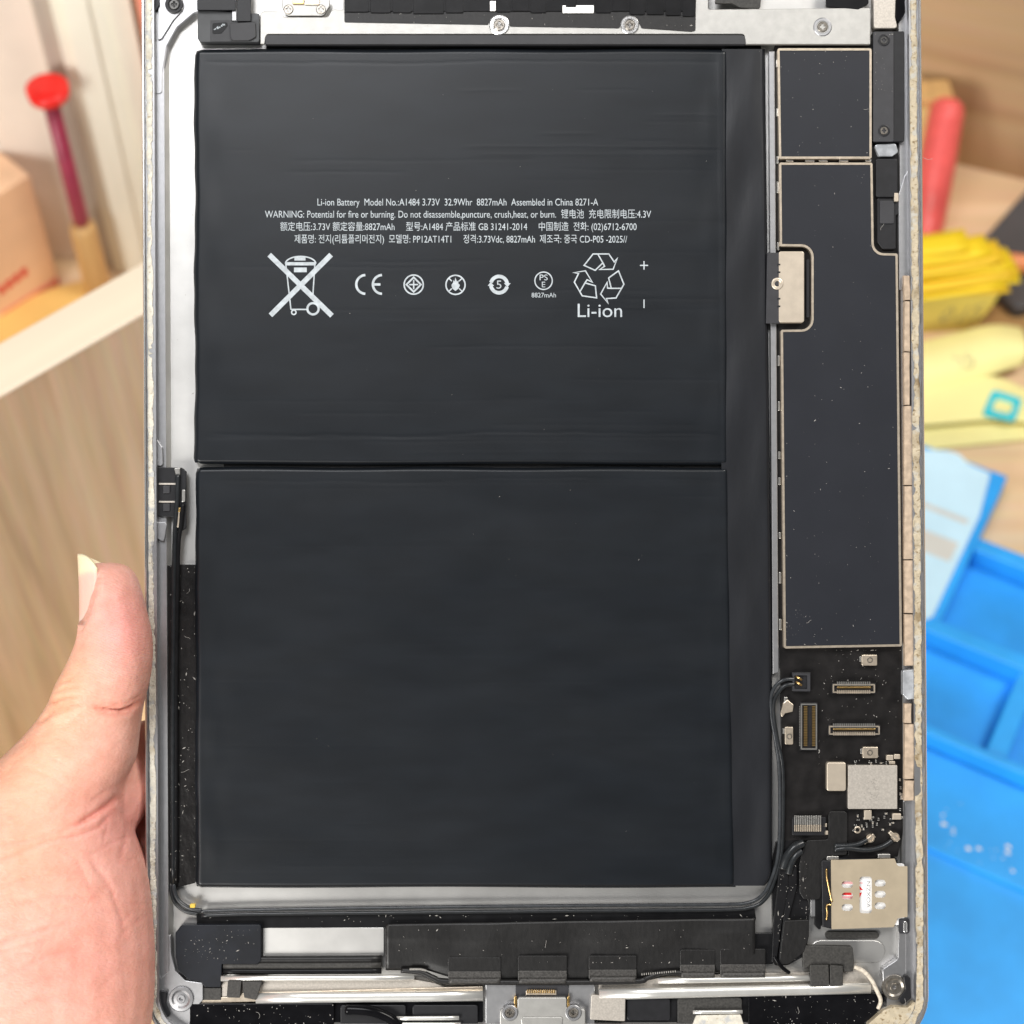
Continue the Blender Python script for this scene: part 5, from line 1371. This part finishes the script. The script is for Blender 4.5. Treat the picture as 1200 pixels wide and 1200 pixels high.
# flesh gives way where the tablet presses on it
left = 165+(Vv+66)/1294*6.5-0.6
x_edge = (left-600)*PX
inside = (co[:, 0] > x_edge) & (co[:, 2] < 0.00015) & (co[:, 2] > -0.0076)
depth_x = co[:, 0]-x_edge; depth_t = 0.00015-co[:, 2]; depth_b = co[:, 2]+0.0076
gox = inside & (depth_x <= depth_t) & (depth_x <= depth_b); got = inside & ~gox & (depth_t <= depth_b); gob = inside & ~gox & ~got
co[gox, 0] = x_edge[gox]; co[got, 2] = 0.00015; co[gob, 2] = -0.0076
me.vertices.foreach_set('co', co.ravel())
# tint: pads pinker, back of the thumb more golden, creases redder
g = lambda cu, cv, ru, rv: np.exp(-((U-cu)/ru)**2-((Vv-cv)/rv)**2)
pink = 0.9*g(140, 735, 40, 55)+0.35*g(150, 1050, 70, 150)+0.4*g(140, 960, 50, 40)+0.3*g(60, 1140, 80, 60)
gold = 0.7*g(70, 800, 40, 70)+0.5*g(20, 900, 60, 60)+0.3*g(30, 1000, 60, 60)
col = np.ones((len(U), 4))
col[:, 0] = 1+0.05*pink-0.01*gold-0.05*np.clip(red, 0, 1)
col[:, 1] = 1-0.15*pink+0.04*gold-0.30*np.clip(red, 0, 1)
col[:, 2] = 1-0.05*pink-0.18*gold-0.34*np.clip(red, 0, 1)
at = me.color_attributes.new('tint', 'FLOAT_COLOR', 'POINT'); at.data.foreach_set('color', np.clip(col, 0, 1.2).ravel())
rg_ = me.attributes.new('ridge', 'FLOAT', 'POINT'); rg_.data.foreach_set('value', np.clip(g(138, 745, 34, 60), 0, 1))
me.polygons.foreach_set('use_smooth', [True]*len(me.polygons)); me.update()
me.materials.clear(); me.materials.append(M['skin'])
bpy.data.objects.remove(hb)
hand = bpy.data.objects.new('hand', me); COL.objects.link(hand); hand.matrix_world = TAB
tag(hand, 'bare left hand gripping the tablet edge with its thumb', 'hand')
# thumbnail: curved plate with a pale free edge
def nail_mat():
    m = bpy.data.materials.new('nail'); m.use_nodes = True; nt = m.node_tree; b = nt.nodes['Principled BSDF']
    at = nt.nodes.new('ShaderNodeAttribute'); at.attribute_name = 'tint'
    nt.links.new(at.outputs['Color'], b.inputs['Base Color'])
    b.inputs['Roughness'].default_value = 0.3; b.inputs['Subsurface Weight'].default_value = 0.2; b.inputs['Subsurface Scale'].default_value = 0.001
    return m
nm = MB(); rows = []; cols = []
nT, nA = 30, 22
for i in range(nT+1):
    t = i/nT; v = 649+t*92
    amax = math.radians(float(np.interp(t, [0, .2, .45, .72, .9, 1], [67, 67, 61, 50, 27, 4])))
    ring = []
    for j in range(nA+1):
        a = -math.radians(75)+(amax+math.radians(75))*j/nA
        tip = (17*(a/1.17)**4 if a > 0 else 10*(-a/1.3)**2)*(1-t)**1.2
        cu = 127+3*math.sin(t*2); ru = 36.5+1.2*t; rz = 7.6
        vv = v+tip
        u = cu-ru*math.cos(a)
        z = 4.6+rz*math.sin(a)+0.15
        ring.append(P(u, vv, z))
        free = 1/(1+math.exp((vv-(672+3*math.cos(3*a)))/1.3)); lun = 1/(1+math.exp(-(vv-722)/3))
        c = np.array([0.80, 0.50, 0.42])*(1-free)+np.array([0.86, 0.76, 0.52])*free
        c = c*(1-0.6*lun)+np.array([0.80, 0.62, 0.55])*0.6*lun
        cols.append((*c, 1))
    rows.append(nm.ring(ring))
M['nail'] = nail_mat(); mi = nm.mi('nail')
for i in range(nT):
    for j in range(nA): nm.face((rows[i][j], rows[i][j+1], rows[i+1][j+1], rows[i+1][j]), mi, True)
nail = nm.build('nail', hand)
at = nail.data.color_attributes.new('tint', 'FLOAT_COLOR', 'POINT'); at.data.foreach_set('color', np.array(cols).ravel())
md = nail.modifiers.new('thickness', 'SOLIDIFY'); md.thickness = 0.0005; md.offset = -1
